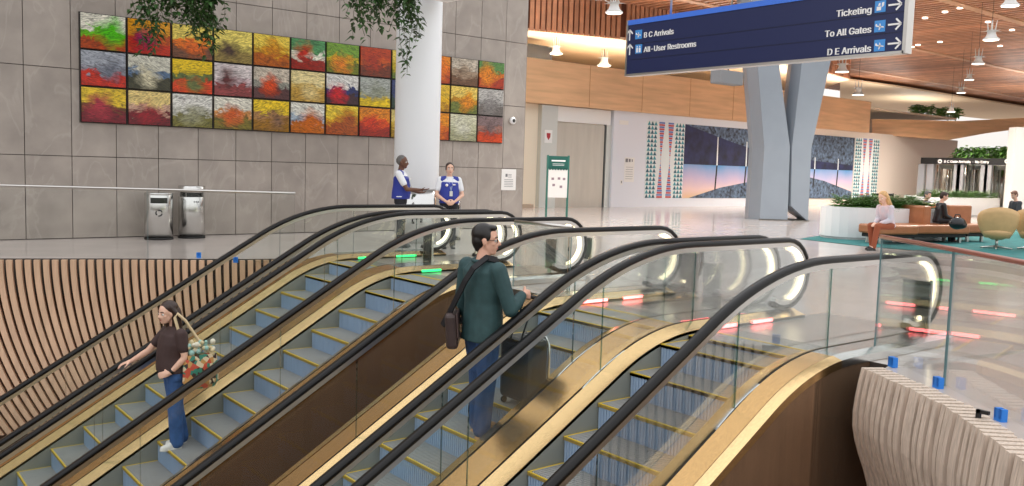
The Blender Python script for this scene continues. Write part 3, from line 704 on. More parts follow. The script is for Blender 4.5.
# ------------------------------------------------------------------ hanging direction sign
SX, SY0, SY1, SZ0, SZ1 = 10.0, 5.37, 9.80, 2.885, 3.735
t = thing('direction_sign', (SX+.12, (SY0+SY1)/2, SZ0), 'long navy hanging sign with white arrows to arrivals, restrooms, ticketing and gates', 'sign')
bm = B(); box(bm, (SX, SY0, SZ0+.03), (SX+.12, SY1, SZ1-.06)); pn = fin('panel', bm, NAVY, t)
bm = B(); box(bm, (SX-.012, SY0, SZ1-.075), (SX+.13, SY1, SZ1)); fin('top_trim', bm, BLUE_T, t)
bm = B(); box(bm, (SX-.012, SY0-.02, SZ0), (SX+.13, SY1, SZ0+.032)); fin('bottom_trim', bm, ALU, t)
bm = B(); box(bm, (SX-.012, SY0-.045, SZ0), (SX+.13, SY0, SZ1+.0)); fin('end_cap', bm, ALU, t); bm = B(); box(bm, (SX-.012, SY1, SZ0), (SX+.13, SY1+.03, SZ1)); fin('end_cap', bm, ALU, t)
bm = B()
for z in (SZ0+.245, SZ0+.475): box(bm, (SX-.004, SY0, z), (SX, SY1, z+.008))
sub('row_line', bm, mat('navy_line', (16, 24, 60), .5), pn)
bm = B()
for y in (SY0+.8, SY1-.8): tube(bm, [(SX+.06, y, SZ1), (SX+.06, y, 9)], .018, 8)
fin('hanger_rod', bm, ALU, t)
def face_x(y, z): return Matrix(((0, 0, -1, SX-.004), (-1, 0, 0, y), (0, 1, 0, z), (0, 0, 0, 1)))
def arrow(y, z, s, up_):
    bm = B(); w = s*.13
    def R(a, b): return V((SX-.004, y-(a if up_ else b), z+(b if up_ else -a)))
    def bar(p, q):
        d = V((q[0]-p[0], q[1]-p[1])).normalized(); nx, ny = -d.y*w/2, d.x*w/2
        prism(bm, [R(p[0]+nx, p[1]+ny), R(q[0]+nx, q[1]+ny), R(q[0]-nx, q[1]-ny), R(p[0]-nx, p[1]-ny)], (-.004, 0, 0))
    bar((0, -s*.5), (0, s*.46)); bar((-s*.4, s*.1), (0, s*.5)); bar((s*.4, s*.1), (0, s*.5))
    sub('arrow', bm, TEXTW, pn)
def picto(y, z, s, kind):
    bm = B(); box(bm, (SX-.006, y-s/2, z-s/2), (SX, y+s/2, z+s/2)); pb = sub('pictogram', bm, SKYBLUE, pn)
    bm = B()
    def R(a, b): return V((SX-.007, y-a*s, z+b*s))
    def pg(pts): prism(bm, [R(*q) for q in pts], (-.003, 0, 0), 0)
    if kind == 'plane':
        pg([(-.4, .03), (-.36, .2), (-.28, .2), (-.22, .06), (.3, -.04), (.42, -.1), (.36, -.16), (-.3, -.04)]); pg([(-.02, .04), (.14, .0), (.0, -.34), (-.08, -.34)]); pg([(-.02, .03), (.1, .0), (.06, .2), (0, .24)])
    elif kind == 'people':
        for ox in (-.2, .2): pg([(ox-.13, -.38), (ox-.13, .12), (ox+.13, .12), (ox+.13, -.38)]); pg([(ox-.07, .18), (ox-.07, .33), (ox+.07, .33), (ox+.07, .18)])
    else:
        pg([(-.3, -.34), (-.3, .0), (.1, .0), (.1, -.34)]); pg([(-.2, .06), (-.1, .3), (.02, .3), (.02, .06)]); pg([(.16, -.1), (.36, .05), (.36, .36), (.16, .3)])
    sub('pictogram_mark', bm, TEXTW, pn)
def spt(x, y): return at(x, y, X=SX)
for (ya, s_, k_) in ((35.3, 'B C Arrivals', 'plane'), (49.8, 'All-User Restrooms', 'people')):
    a, i_, t_ = spt(630, ya), spt(638.8, ya-.8), spt(644, ya-1.2)
    arrow(a.y, a.z, .16, True); picto(i_.y, i_.z, .135, k_); text(s_, .155, face_x(t_.y, t_.z-.055), TEXTW, pn, bold=.005)
for (ya, xo, s_, k_) in ((4.5, .8, 'Ticketing', 'desk'), (24.2, .3, 'To All Gates', 'plane'), (43.4, 0, 'D E Arrivals', 'plane')):
    a, i_, t_ = spt(894.5+xo, ya), spt(879.7+xo, ya+2), spt(871.5+xo, ya+3.5)
    arrow(a.y, a.z, .16, False); picto(i_.y, i_.z, .135, k_); text(s_, .155, face_x(t_.y, t_.z-.055), TEXTW, pn, align='RIGHT', bold=.005)

# ------------------------------------------------------------------ steel pillars
FH = V((fw.x, fw.y, 0)).normalized()
def leg(bm, pts, D, off):
    n = len(pts)//2
    P = [at(x, y, D=D) for x, y in pts]
    prism(bm, P, off)
t = thing('branching_pillar', at(785, 222, D=27.9)*1, 'blue grey steel pillar with two angled legs in front of the mural', 'pillar')
D = 27.9
def faceted(bm, left, right, nar, depth):
    # left/right: matching outlines from bottom to top; nar: width of the narrow side facet towards the left
    dL = -rt*nar; dL.z = 0; dB = FH*depth
    rows = [(at(*l, D=D), at(*r, D=D)) for l, r in zip(left, right)]
    ring = [[a, b, b+dB, a+dB*1.0+dL, a+dL+dB*.55] for a, b in rows]
    vs = [[bm.verts.new(p) for p in r] for r in ring]
    for r, s in zip(vs, vs[1:]):
        for i in range(5): bm.faces.new((r[i], r[(i+1) % 5], s[(i+1) % 5], s[i]))
    bm.faces.new(vs[0]); bm.faces.new(vs[-1]); bmesh.ops.recalc_face_normals(bm, faces=bm.faces)
bm = B(); faceted(bm, [(759.6, 221.5), (764.4, 148), (757.8, 65), (746, -70)], [(787.4, 222.3), (790, 147), (779, 63), (761, -70)], .22, 1.0)
fin('leg', bm, PILLAR, t)
bm = B(); faceted(bm, [(791, 206), (792, 148), (802, 63), (818, -70)], [(808, 221.3), (811.5, 148), (830.7, 61), (859, -70)], .18, .9)
fin('leg', bm, PILLAR, t)
bm = B(); 
for px_, py_ in (((759, 221.5), (788, 222.5)), ((793, 212), (809, 221.5))):
    a, b = at(*px_, D=D), at(*py_, D=D); a.z = b.z = .004
    prism(bm, [a-FH*.05, b-FH*.05, b+FH*.9, a+FH*.9], (0, 0, .03))
fin('base_plate', bm, STEEL_D, t)

# ------------------------------------------------------------------ mural
t = thing('mural', (33, EW+.1, .36), 'long wall mural of woven patterns beside a night landscape on the white wall', 'mural')
def uv(px_, f):      # pixel column to metres along the wall
    return at(px_, 160, Y=EW+.1).x
MY = EW+.078
TL = mat('mural_teal', (70, 150, 160), .6); TD = mat('mural_dark_teal', (44, 92, 110), .6); MR = mat('mural_red', (206, 84, 84), .6); MB_ = mat('mural_blue', (104, 130, 190), .6); MW = mat('mural_white', (226, 232, 232), .6)
def textile(x0, x1, z0, z1):
    bm = B(); box(bm, (x0, MY, z0), (x1, MY+.02, z1), 4)
    W_ = x1-x0; rows = 18; dz = (z1-z0)/rows
    def tri(x, z, w, h, m): poly_face(bm, [V((x-w/2, MY-.004, z)), V((x+w/2, MY-.004, z)), V((x, MY-.004, z+h))], m)
    for i in range(rows):
        for side in (0, 1):
            for c in range(3):
                x = x0+W_*(.05+.085*c) if side == 0 else x1-W_*(.05+.085*c)
                tri(x, z0+dz*i, W_*.088, dz*.98, 0 if (i+c) % 2 else 1)
        u = abs((i+.5)/rows-.5)*2; w = W_*.16*max(.06, u)
        for cx in (.38, .62):
            x = x0+W_*cx; 
            for j, m in ((0, 2), (1, 3)):
                zz = z0+dz*i+dz*.5*j; poly_face(bm, [V((x-w/2, MY-.004, zz)), V((x+w/2, MY-.004, zz)), V((x+w/2, MY-.004, zz+dz*.42)), V((x-w/2, MY-.004, zz+dz*.42))], m)
    for f in bm.faces: f.normal_update()
    fin('woven_pattern', bm, [TL, TD, MR, MB_, MW], t)
textile(25.95, 28.2, .36, 3.40); textile(41.1, 43.4, .36, 3.40)
m = bpy.data.materials.new('mural_landscape'); m.use_nodes = True; nt = m.node_tree; b_ = nt.nodes['Principled BSDF']; L = nt.links.new
tc = nt.nodes.new('ShaderNodeTexCoord'); sp = nt.nodes.new('ShaderNodeSeparateXYZ'); L(tc.outputs['Object'], sp.inputs[0])
n = nt.nodes.new('ShaderNodeTexNoise'); n.inputs['Scale'].default_value = .9; n.inputs['Detail'].default_value = 5; L(tc.outputs['Object'], n.inputs['Vector'])
a = nt.nodes.new('ShaderNodeMath'); a.operation = 'MULTIPLY_ADD'; L(n.outputs['Fac'], a.inputs[0]); a.inputs[1].default_value = .5; L(sp.outputs['Z'], a.inputs[2])
mr = nt.nodes.new('ShaderNodeMapRange'); mr.inputs['From Min'].default_value = .2; mr.inputs['From Max'].default_value = 2.2; L(a.outputs[0], mr.inputs['Value'])
cr = nt.nodes.new('ShaderNodeValToRGB'); L(mr.outputs[0], cr.inputs[0]); e = cr.color_ramp.elements
e[0].position = .15; e[0].color = lin((232, 190, 120)); e[1].position = .95; e[1].color = lin((80, 150, 205))
for p, q in ((.4, (232, 200, 196)), (.6, (200, 180, 205))): x = e.new(p); x.color = lin(q)
L(cr.outputs['Color'], b_.inputs['Base Color'])
DUSK = m
NIGHT = mat('mural_night_sky', (44, 48, 92), .6, c2=(26, 28, 44), scale=2.5); SPARK = mat('mural_dark_mass', (20, 20, 26), .6, c2=(110, 132, 160), scale=8)
bm = B(); x0, x1, z0, z1 = 28.2, 41.0, .36, 3.38
box(bm, (x0, MY, z0), (x1, MY+.02, z1), 0)
y = MY-.004
def pf(pts, m, d=0): poly_face(bm, [V((a, y-d, z)) for a, z in pts], m)
pf([(x0, 1.75), (x1, 1.75), (x1, z1), (x0, z1)], 1)
pf([(x0, z1), (x0+3.2, 2.75), (x0+6, 2.3), (x1, 2.0), (x1, z1)], 2, .002)
pf([(x0+.4, z0), (x0+2.4, .8), (x0+6, 1.3), (x1-4.5, 1.5), (x1-4.5, z0)], 2, .002)
pf([(x1-4.5, 1.45), (x1-2.5, 1.2), (x1, .7), (x1, z0), (x1-4.5, z0)], 2, .002)
for i, xx in enumerate((30.3, 32.3, 34.4, 37.6, 39.6)):
    zt = 2.95-.12*i if i < 3 else 2.3; zb = .7+.2*i if i < 3 else .9
    pf([(xx-.06, zb), (xx+.03, zb), (xx+.09, 1.75), (xx, 1.75)], 4, .004); pf([(xx, 1.75), (xx+.09, 1.75), (xx+.06, zt), (xx, zt)], 3, .004)
fin('landscape_panel', bm, [DUSK, NIGHT, SPARK, MW, BLACKM], t)

# ------------------------------------------------------------------ plants
def leaf(bm, p, d, L_, w, droop=.3, m=0):
    d = d.normalized(); s = d.cross(V((0, 0, 1)))
    s = s.normalized() if s.length > .01 else V((1, 0, 0)); n_ = s.cross(d)
    q = [p, p+d*L_*.45+s*w/2+n_*.0, p+d*L_-V((0, 0, droop*L_)), p+d*L_*.45-s*w/2]
    f = bm.faces.new([bm.verts.new(v) for v in q]); f.material_index = m
def rdir(r, zlo=-1, zhi=1): 
    a = r.uniform(0, 2*PI); z = r.uniform(zlo, zhi); return V((math.cos(a), math.sin(a), z)).normalized()
def hanging(label, x0, x1, y, ztop, strands, seed):
    r = random.Random(seed); t = thing('hanging_plant', ((x0+x1)/2, y, ztop), label, 'plant')
    bm = B(); cx = (x0+x1)/2; hw = (x1-x0)/2
    prism(bm, [V((x0, y-.3, ztop)), V((x1, y-.3, ztop)), V((x1, y+.3, ztop)), V((x0, y+.3, ztop))], (0, 0, .35)); fin('planter_trough', bm, WHITE, t)
    bm = B(); bl = B()
    for sx, zb, n_ in strands:
        for k in range(n_):
            x = sx+r.gauss(0, .06); yy = y+r.uniform(-.28, .1); zt = ztop+.1; pts = []
            zb2 = zb+r.uniform(0, 1)**2*(ztop-zb)*.75
            ph = r.uniform(0, 6); m_ = max(4, int((zt-zb2)/.12))
            for i in range(m_+1):
                w = i/m_; pts.append(V((x+.05*math.sin(ph+w*5)+.1*w*r.uniform(-1, 1)*.3, yy-.05*w, zt+(zb2-zt)*w)))
            tube(bl, pts, .004, 4)
            for i in range(1, m_+1):
                for j in range(3):
                    p = pts[i]+V((r.uniform(-.04, .04), r.uniform(-.04, .04), r.uniform(-.06, .06))); leaf(bm, p, rdir(r, -.7, .3), r.uniform(.08, .14), r.uniform(.05, .09), .4)
    fin('foliage', bm, LEAF, t); fin('vines', bl, STEM, t); return t
hanging('thick green hanging plant above the left end of the canvases', 3.9, 5.5, 14.5, 4.15, [(4.3, 3.55, 5), (4.6, 3.6, 6), (4.85, 3.6, 6), (5.1, 3.55, 5), (4.05, 3.3, 4), (4.2, 3.0, 5), (4.35, 3.25, 4), (4.5, 3.5, 4), (4.65, 3.5, 4), (4.8, 3.45, 4), (4.95, 3.3, 5), (5.05, 3.05, 5), (5.15, 3.1, 4), (5.25, 3.4, 3), (4.95, 2.5, 1)], 3)
hanging('straggling green hanging plant in front of the top of the white column', 7.15, 9.0, 13.0, 4.3, [(7.1, 3.85, 4), (7.45, 3.9, 4), (7.85, 3.8, 4), (6.75, 3.9, 2), (6.9, 3.7, 3), (7.05, 3.45, 4), (7.25, 3.8, 3), (7.4, 3.55, 4), (7.55, 3.85, 3), (7.75, 3.6, 3), (7.88, 3.1, 3), (7.92, 2.7, 1), (8.02, 3.4, 3), (7.95, 3.6, 3)], 5)

def ferns(bm, pts, n_, h, spread, seed):
    r = random.Random(seed)
    for _ in range(n_):
        i = r.randrange(len(pts)-1); p = pts[i].lerp(pts[i+1], r.random())+V((r.uniform(-.35, .35), r.uniform(-.35, .35), 0))
        d = rdir(r, .35, 2.2); L_ = h*r.uniform(.6, 1.1); prev = p
        for k in range(1, 7):
            w = k/6; q = p+d*L_*w-V((0, 0, L_*.55*w*w)); s = d.cross(V((0, 0, 1))).normalized()
            for sg in (-1, 1): leaf(bm, prev, (s*sg+d*.6+V((0, 0, -.1))), .2*(1.15-w), .06, .25)
            prev = q
def planter(label, line, wd, h, seed, nf):
    t = thing('planter', line[0]*1, label, 'planter')
    bm = B(); n = 10; L_ = []
    # long planter with rounded ends
    a, b = line[0], line[-1]; d = (b-a).normalized(); s = V((-d.y, d.x, 0)); ring = []
    for k in range(n+1): an = PI/2+PI*k/n; ring.append(a+d*math.cos(an)*wd+s*math.sin(an)*wd)
    for k in range(n+1): an = -PI/2+PI*k/n; ring.append(b+d*math.cos(an)*wd+s*math.sin(an)*wd)
    prism(bm, [p+V((0, 0, .06)) for p in ring], (0, 0, h-.06)); 
    fin('trough', bm, mat('planter_white', (232, 234, 236), .3), t)
    c = (a+b)/2; bm = B(); prism(bm, [c+(p-c)*.985 for p in ring], (0, 0, .07)); fin('plinth', bm, mat('planter_plinth', (190, 190, 192), .4), t)
    bm = B(); ferns(bm, [a+V((0, 0, h)), b+V((0, 0, h))], nf, .8, wd, seed); fin('ferns', bm, LEAF_B, t)
a = at(838, 238, Z=0); a = V((18.65, 11.75, 0)); b = V((21.6, 10.2, 0))
planter('long white planter of ferns beside the branching pillar', [V((19.1, 11.3, 0)), V((20.9, 10.55, 0))], .62, .74, 4, 480)
planter('planter of ferns behind the tan sofas, in front of the revolving doors', [at(925, 216, Z=0), at(985, 216, Z=0)], .5, .75, 9, 380)

# ------------------------------------------------------------------ revolving doors, header sign
DX = 44.0
def dpt(x, y): return at(x, y, X=DX)
yl, yr = dpt(921, 158).y, dpt(1030, 158).y
zt_, zb_ = dpt(965, 158).z, dpt(965, 164.5).z
t = thing('gate_header_sign', (DX, (yl+yr)/2, zb_), 'black header sign reading B C Gate Arrivals over the revolving doors', 'sign')
bm = B(); box(bm, (DX, yr, zb_), (DX+.3, yl, zt_)); pn = fin('panel', bm, BLACKM, t)
SXo = SX; SX = DX+.0
mid = (dpt(936, 161).y+dpt(1000, 161).y)/2; hh = zt_-zb_
text('B C Gate Arrivals - No Entry', hh*.74, face_x(dpt(944, 161).y, zb_+hh*.24), TEXTW, pn, bold=.006)
for xx in (940, 1007):
    q = dpt(xx, 161.3); bm = B()
    tube(bm, [(DX-.01, q.y, q.z), (DX, q.y, q.z)], hh*.33, 16); mk = sub('no_entry_disc', bm, TEXTW, pn)
    bm = B(); box(bm, (DX-.02, q.y-hh*.18, q.z-.03), (DX-.01, q.y+hh*.18, q.z+.03)); sub('no_entry_bar', bm, BLACKM, mk)
SX = SXo
doorc = [(945, .0), (973, .0), (1001, .0)]
for i, (xx, _) in enumerate(doorc):
    c = dpt(xx-3, 162); c = V((DX+1.3, c.y, 0)); lab = ['left', 'middle', 'right'][i]
    t = thing('revolving_door', c, '%s one of the three steel and glass revolving doors under the black header' % lab, 'door', 'revolving doors')
    R_ = .78; H_ = zb_-.02
    for s in (-1, 1):
        bm = B(); 
        for k in range(6):
            a0 = s*(PI/2)-PI*.28+k*PI*.56/6; a1 = a0+PI*.56/6
            prism(bm, [c+V((R_*math.cos(a0), R_*math.sin(a0), .05)), c+V((R_*math.cos(a1), R_*math.sin(a1), .05)), c+V((R_*math.cos(a1), R_*math.sin(a1), H_)), c+V((R_*math.cos(a0), R_*math.sin(a0), H_))], (.01, 0, 0))
        fin('drum_glass', bm, GLASS, t)
    bm = B()
    for k in range(4):
        a_ = k*PI/2+PI/4; 
        for off in (0,): tube(bm, [c+V((R_*.96*math.cos(a_), R_*.96*math.sin(a_), .03)), c+V((R_*.96*math.cos(a_), R_*.96*math.sin(a_), H_))], .09, 6)
    tube(bm, [c, c+V((0, 0, H_))], .06, 6); fin('steel_post', bm, STEEL, t)
    for k in range(3):
        a_ = k*2*PI/3+.6+i*.5; d = V((math.cos(a_), math.sin(a_), 0)); s_ = V((-d.y, d.x, 0))*.04
        bm = B()
        for z0, z1, u0, u1 in ((.05, .25, .06, .9), (H_-.2, H_, .06, .9), (.05, H_, .06, .14), (.05, H_, .82, .9)): prism(bm, [c+d*u0+V((0, 0, z0)), c+d*u1+V((0, 0, z0)), c+d*u1+V((0, 0, z1)), c+d*u0+V((0, 0, z1))], s_)
        fin('door_wing', bm, ALU, t)
bm = B()
for xx in (921, 930, 957, 960, 984, 988, 1012):
    q = dpt(xx, 165); box(bm, (DX+.05, q.y-.16, 0), (DX+.25, q.y+.16, zb_))
struct('trim_8', bm, mat('portal_grey', (176, 178, 182), .35, .5))
bm = B(); box(bm, (DX+2.4, yr, 0), (DX+2.6, yl, zb_)); struct('wall_portal', bm, mat('portal_back', (214, 206, 198), .5))
# greenery above the doors, seen through the opening
def shrub(name, c, rx, ry, rz_, n_, label, seed, L_=.3):
    r = random.Random(seed); t = thing(name, c, label, 'plant'); bm = B()
    for _ in range(n_):
        d = rdir(r); q = c+V((d.x*rx, d.y*ry, rz_+d.z*rz_))*1; q = c+V((d.x*rx*r.uniform(.5, 1), d.y*ry*r.uniform(.5, 1), rz_+d.z*rz_*r.uniform(.5, 1))); leaf(bm, q, rdir(r, -.5, .8), L_, L_*.5)
    fin('foliage', bm, LEAF_B, t); bm = B(); tube(bm, [c, c+V((0, 0, rz_))], .06, 6); fin('stem', bm, STEM, t)
q = at(985, 158, X=DX+2.6)
for i, (xx, w_) in enumerate(((968, 1.5), (990, 1.6), (1010, 1.2))):
    q = at(xx, 157, X=DX+1.5); shrub('shrub', V((q.x, q.y, zb_-.1)), .6, w_*.5, .6, 420, ['shrub above the left half of the black header sign', 'shrub above the middle of the black header sign', 'shrub above the right end of the black header sign'][i], i+20)
for i, (xx, yy, L_) in enumerate(((925, 113, .9), (945, 116, .8))):
    q = at(xx-(3 if i == 0 else -3), yy, X=60); shrub('shrub', V((q.x, q.y, q.z-.3)), .9, .85, .5, 260, ['left shrub on the high ledge under the far ceiling', 'right shrub on the high ledge under the far ceiling'][i], i+40, .4)

# ------------------------------------------------------------------ lounge seating
bm = B()
pts = [at(x, y, Z=.004) for x, y in ((800, 239), (862, 246), (930, 252), (1040, 262), (1110, 262), (1110, 236), (1010, 228), (930, 228), (850, 231))]
prism(bm, pts, (0, 0, .006)); o = fin('carpet', bm, TEAL); tag(o, 'teal carpet under the tan seats', 'carpet')
AX = (at(985, 240, Z=.2)-at(905, 240, Z=.2)); AX.z = 0; AX.normalize(); AYv = V((-AX.y, AX.x, 0))   # seat rows run across the view
def obox(bm, o, u0, u1, v0, v1, z0, z1, m=0, bev=.04):
    # box in the seat frame (u to the right of the view, v away)
    M = Matrix(((AX.x, AYv.x, 0, o.x), (AX.y, AYv.y, 0, o.y), (0, 0, 1, 0), (0, 0, 0, 1)))
    b2 = B(); box(b2, (u0, v0, z0), (u1, v1, z1), m, bev); b2.transform(M)
    me = bpy.data.meshes.new('tmp'); b2.to_mesh(me); b2.free(); n0 = len(bm.faces); bm.from_mesh(me); bpy.data.meshes.remove(me)
def sofa(name, o, L_, dep, backs, label, z=.4):
    t = thing(name, o, label, 'sofa')
    bm = B(); obox(bm, o, 0, L_, 0, dep, z-.2, z); fin('seat', bm, LEATHER, t)
    for (u0, u1, v0, v1, h) in backs:
        bm = B(); obox(bm, o, u0, u1, v0, v1, z-.05, h); fin('backrest', bm, LEATHER, t)
    bm = B(); obox(bm, o, .06, L_-.06, .06, dep-.06, .14, z-.2, 0, .01); fin('base', bm, BLACKM, t)
    for u in (.15, L_-.15):
        for v in (.15, dep-.15):
            bm = B(); obox(bm, o, u-.03, u+.03, v-.03, v+.03, .0, .16, 0, .004); fin('leg', bm, ALU, t)
    return t
def base_at(x, y): q = at(x, y, Z=0); return V((q.x, q.y, 0))
SEAT1 = base_at(880, 245); SEAT2 = base_at(909, 244)
sofa('bench', SEAT1, 1.05, .7, [], 'tan bench holding the person in the pink jacket', .42)
sofa('sofa', SEAT2, 1.75, .75, [(.72, .94, .35, 1.1, .83)], 'tan sofa with a low backrest left of the beige chairs', .42)
sofa('sofa', SEAT2+AX*.45+AYv*.85, 1.75, .7, [(0, 1.75, .6, .8, .86)], 'tan sofa with a long backrest seating the person in black', .46)
sofa('sofa', SEAT2+AX*2.0+AYv*.3, .75, .7, [(.0, .75, .6, .78, .84)], 'tan sofa partly hidden behind the beige chairs', .42)
def egg_chair(c, label, rz):
    t = thing('lounge_chair', c, label, 'chair', 'beige shell chairs')
    bm = B(); n = 14; rows = []
    F_ = Matrix.Rotation(rz, 3, 'Z') @ V((c.x, c.y, 0)).normalized(); S_ = V((F_.y, -F_.x, 0))     # F_: the way the chair faces
    for j in range(7):
        w = j/6; hw = .24+.16*math.sin(min(1, w*1.1)*PI*.5); row = []
        for k in range(n+1):
            a_ = -PI*.62+PI*1.24*k/n; z = .24+w*(.34+.32*max(0, math.cos(a_*.72))**1.2); row.append(c+S_*hw*math.sin(a_)*1.0-F_*hw*math.cos(a_)*.9+V((0, 0, z)))
        rows.append(row)
    vo = [[bm.verts.new(p) for p in r] for r in rows]
    vi = [[bm.verts.new(c+V((0, 0, p.z))+(p-c-V((0, 0, p.z)))*.86) for p in r] for r in rows]
    for A_ in (vo, vi):
        for r, s in zip(A_, A_[1:]):
            for k in range(n): f = bm.faces.new((r[k], r[k+1], s[k+1], s[k])); f.smooth = True
    for k in range(n): bm.faces.new((vo[-1][k], vo[-1][k+1], vi[-1][k+1], vi[-1][k])); bm.faces.new((vo[0][k], vo[0][k+1], vi[0][k+1], vi[0][k]))
    for r, s in zip(range(6), range(1, 7)):
        for k in (0, n): bm.faces.new((vo[r][k], vo[s][k], vi[s][k], vi[r][k]))
    bmesh.ops.recalc_face_normals(bm, faces=bm.faces); fin('shell', bm, BEIGE, t)
    bm = B(); lathe(bm, c, [(.1, .2), (.24, .27), (.3, .36), (.27, .42)], 24); fin('seat_cushion', bm, BEIGE, t)
    bm = B(); lathe(bm, c, [(.03, .02), (.03, .24)], 10); fin('pedestal', bm, ALU, t)
    bm = B()
    for k in range(4):
        a_ = k*PI/2+.4; d = V((math.cos(a_), math.sin(a_), 0)); tube(bm, [c+V((0, 0, .06)), c+d*.3+V((0, 0, .02))], [.025, .015], 6)
    fin('star_base', bm, ALU, t)
egg_chair(base_at(996, 249), 'beige shell chair with its back to the camera, right of the tan sofas', .1)
egg_chair(base_at(1033, 250), 'beige shell chair cut off by the right edge', -.1)
# stanchion barrier behind the bench, small white frame sign
def stand(c, w_, h, label, name, mt, cat, r=.02, double=False):
    t = thing(name, c, label, cat); bm = B()
    for u in (0, w_): tube(bm, [c+AX*u, c+AX*u+V((0, 0, h))], r, 8)
    fin('post', bm, mt, t)
    bm = B(); tube(bm, [c+V((0, 0, h-.03)), c+AX*w_+V((0, 0, h-.03))], r*1.2, 8)
    if double: tube(bm, [c+V((0, 0, h*.5)), c+AX*w_+V((0, 0, h*.5))], r, 8)
    fin('cross_bar', bm, mt, t)
    bm = B()
    for u in (0, w_): lathe(bm, c+AX*u, [(.13, 0), (.13, .02), (.03, .04)], 16)
    fin('base', bm, mt, t)
q = at(873, 193, D=21.5); stand(V((q.x, q.y, 0)), .62, q.z, 'black belt stanchion pair behind the person in the pink jacket', 'belt_barrier', BLACKM, 'barrier')
q = at(905, 195, D=26); stand(V((q.x, q.y, 0)), .42, q.z, 'thin white metal frame standing by the planters', 'metal_frame', WHITE, 'frame', .015, True)

# ------------------------------------------------------------------ pendant lamps
def make_lamp():
    t = thing('pendant_lamp', (0, 0, 0), 'lamp', 'lamp', 'star topped pendant lamps')
    bm = B(); lathe(bm, (0, 0, 0), [(.30, 0), (.31, .03), (.2, .12), (.15, .26), (.17, .36), (.1, .38)], 24); fin('shade', bm, mat('lamp_white', (222, 222, 220), .35)).parent = t
    bm = B(); lathe(bm, (0, 0, 0), [(.27, -.012), (.27, .0)], 24); fin('diffuser', bm, LAMPW).parent = t
    bm = B(); n = 10; c = bm.verts.new((0, 0, .33)); c2 = bm.verts.new((0, 0, .35)); rg = [bm.verts.new((.42*(1 if k % 2 else .5)*math.cos(k*PI/5), .42*(1 if k % 2 else .5)*math.sin(k*PI/5), .34)) for k in range(10)]
    for k in range(10): bm.faces.new((c, rg[k], rg[(k+1) % 10])); bm.faces.new((c2, rg[(k+1) % 10], rg[k]))
    fin('star_disc', bm, MATS['lamp_white']).parent = t
    for k in range(4):
        a_ = k*PI/2+.5; bm = B(); tube(bm, [(.12*math.cos(a_), .12*math.sin(a_), .34), (.17*math.cos(a_), .17*math.sin(a_), .75)], [.03, .008], 6); fin('spike', bm, MATS['lamp_white']).parent = t
    bm = B(); tube(bm, [(0, 0, .36), (0, 0, 3.2)], .008, 4); fin('cord', bm, BLACKM).parent = t
    return t
PL = bpy.data.lights.new('pendant_bulb', 'SPOT'); PL.energy = 900; PL.spot_size = math.radians(150); PL.spot_blend = .6; PL.shadow_soft_size = .27; PL.color = (1, .93, .82)
proto = make_lamp()
LAMPS = [((614, 13), 22, 1, 'pendant lamp below the vertical wooden slats, above the sign left end'), ((556, 54), 33, 1.1, 'pendant lamp in front of the cream soffit, left of the sign'), ((604, 66), 36, 1.3, 'small pendant lamp just above the wood fascia near the stone wall'),
 ((842, 72), 34, 1.2, 'pendant lamp left of the wooden ceiling, beside the pillar top'), ((858, 95), 38, 1.2, 'pendant lamp low over the wood fascia near the pillar'), ((1010, 6), 24, 1.1, 'nearest pendant lamp at the top right edge'), ((991, 40), 27, 1.1, 'second pendant lamp down the row at right'),
 ((978, 64), 31, 1.0, 'third pendant lamp down the row at right'), ((969, 80), 37, .9, 'fourth pendant lamp down the row at right'), ((961, 93), 42, 1.0, 'fifth pendant lamp down the row at right'), ((951, 112), 40, .87, 'lowest pendant lamp in the row at right')]
for i, (q, d, s, lab) in enumerate(LAMPS):
    if i == 0: o = proto
    else:
        o = proto.copy(); COL.objects.link(o)
        for ch in proto.children:
            if ch.type == 'LIGHT': continue
            c = ch.copy(); COL.objects.link(c); c.parent = o
    o.location = at(*q, D=d); o.scale = (s*.72,)*3; o['label'] = lab
for o in [x for x in COL.objects if x.name.startswith('pendant_lamp')]:
    l = bpy.data.objects.new('bulb', PL); COL.objects.link(l); l.parent = o; l.location = (0, 0, -.03)
# recessed ceiling downlights
for i, (x, y) in enumerate(((888, 28), (905, 20), (925, 18), (884, 44), (918, 45), (940, 42), (912, 47), (988, 22), (1012, 30), (1000, 46), (960, 8), (945, 12))):
    q = at(x, y, Z=CE_Z-.02); bm = B(); lathe(bm, (0, 0, 0), [(.10, -.02), (.10, .02)], 12); o = fin('downlight', bm, LAMPW); o.location = q
    tag(o, 'small round downlight in the slatted wooden ceiling', 'downlight', 'downlights in the slatted ceiling')
# grey loudspeaker-like fixture on the fascia
q = at(728, 78, D=27); t = thing('ceiling_fixture', q, 'grey box fixture above the wood fascia, left of the pillar', 'fixture')
bm = B(); box(bm, (q.x-.6, q.y-.2, q.z-.2), (q.x+.5, q.y+.2, q.z+.2), 0, .03); fin('housing', bm, mat('fixture_grey', (132, 134, 138), .5), t)
bm = B(); tube(bm, [(q.x, q.y, q.z+.2), (q.x, q.y, 7.6)], .03, 6); fin('hanger', bm, STEEL_D, t)
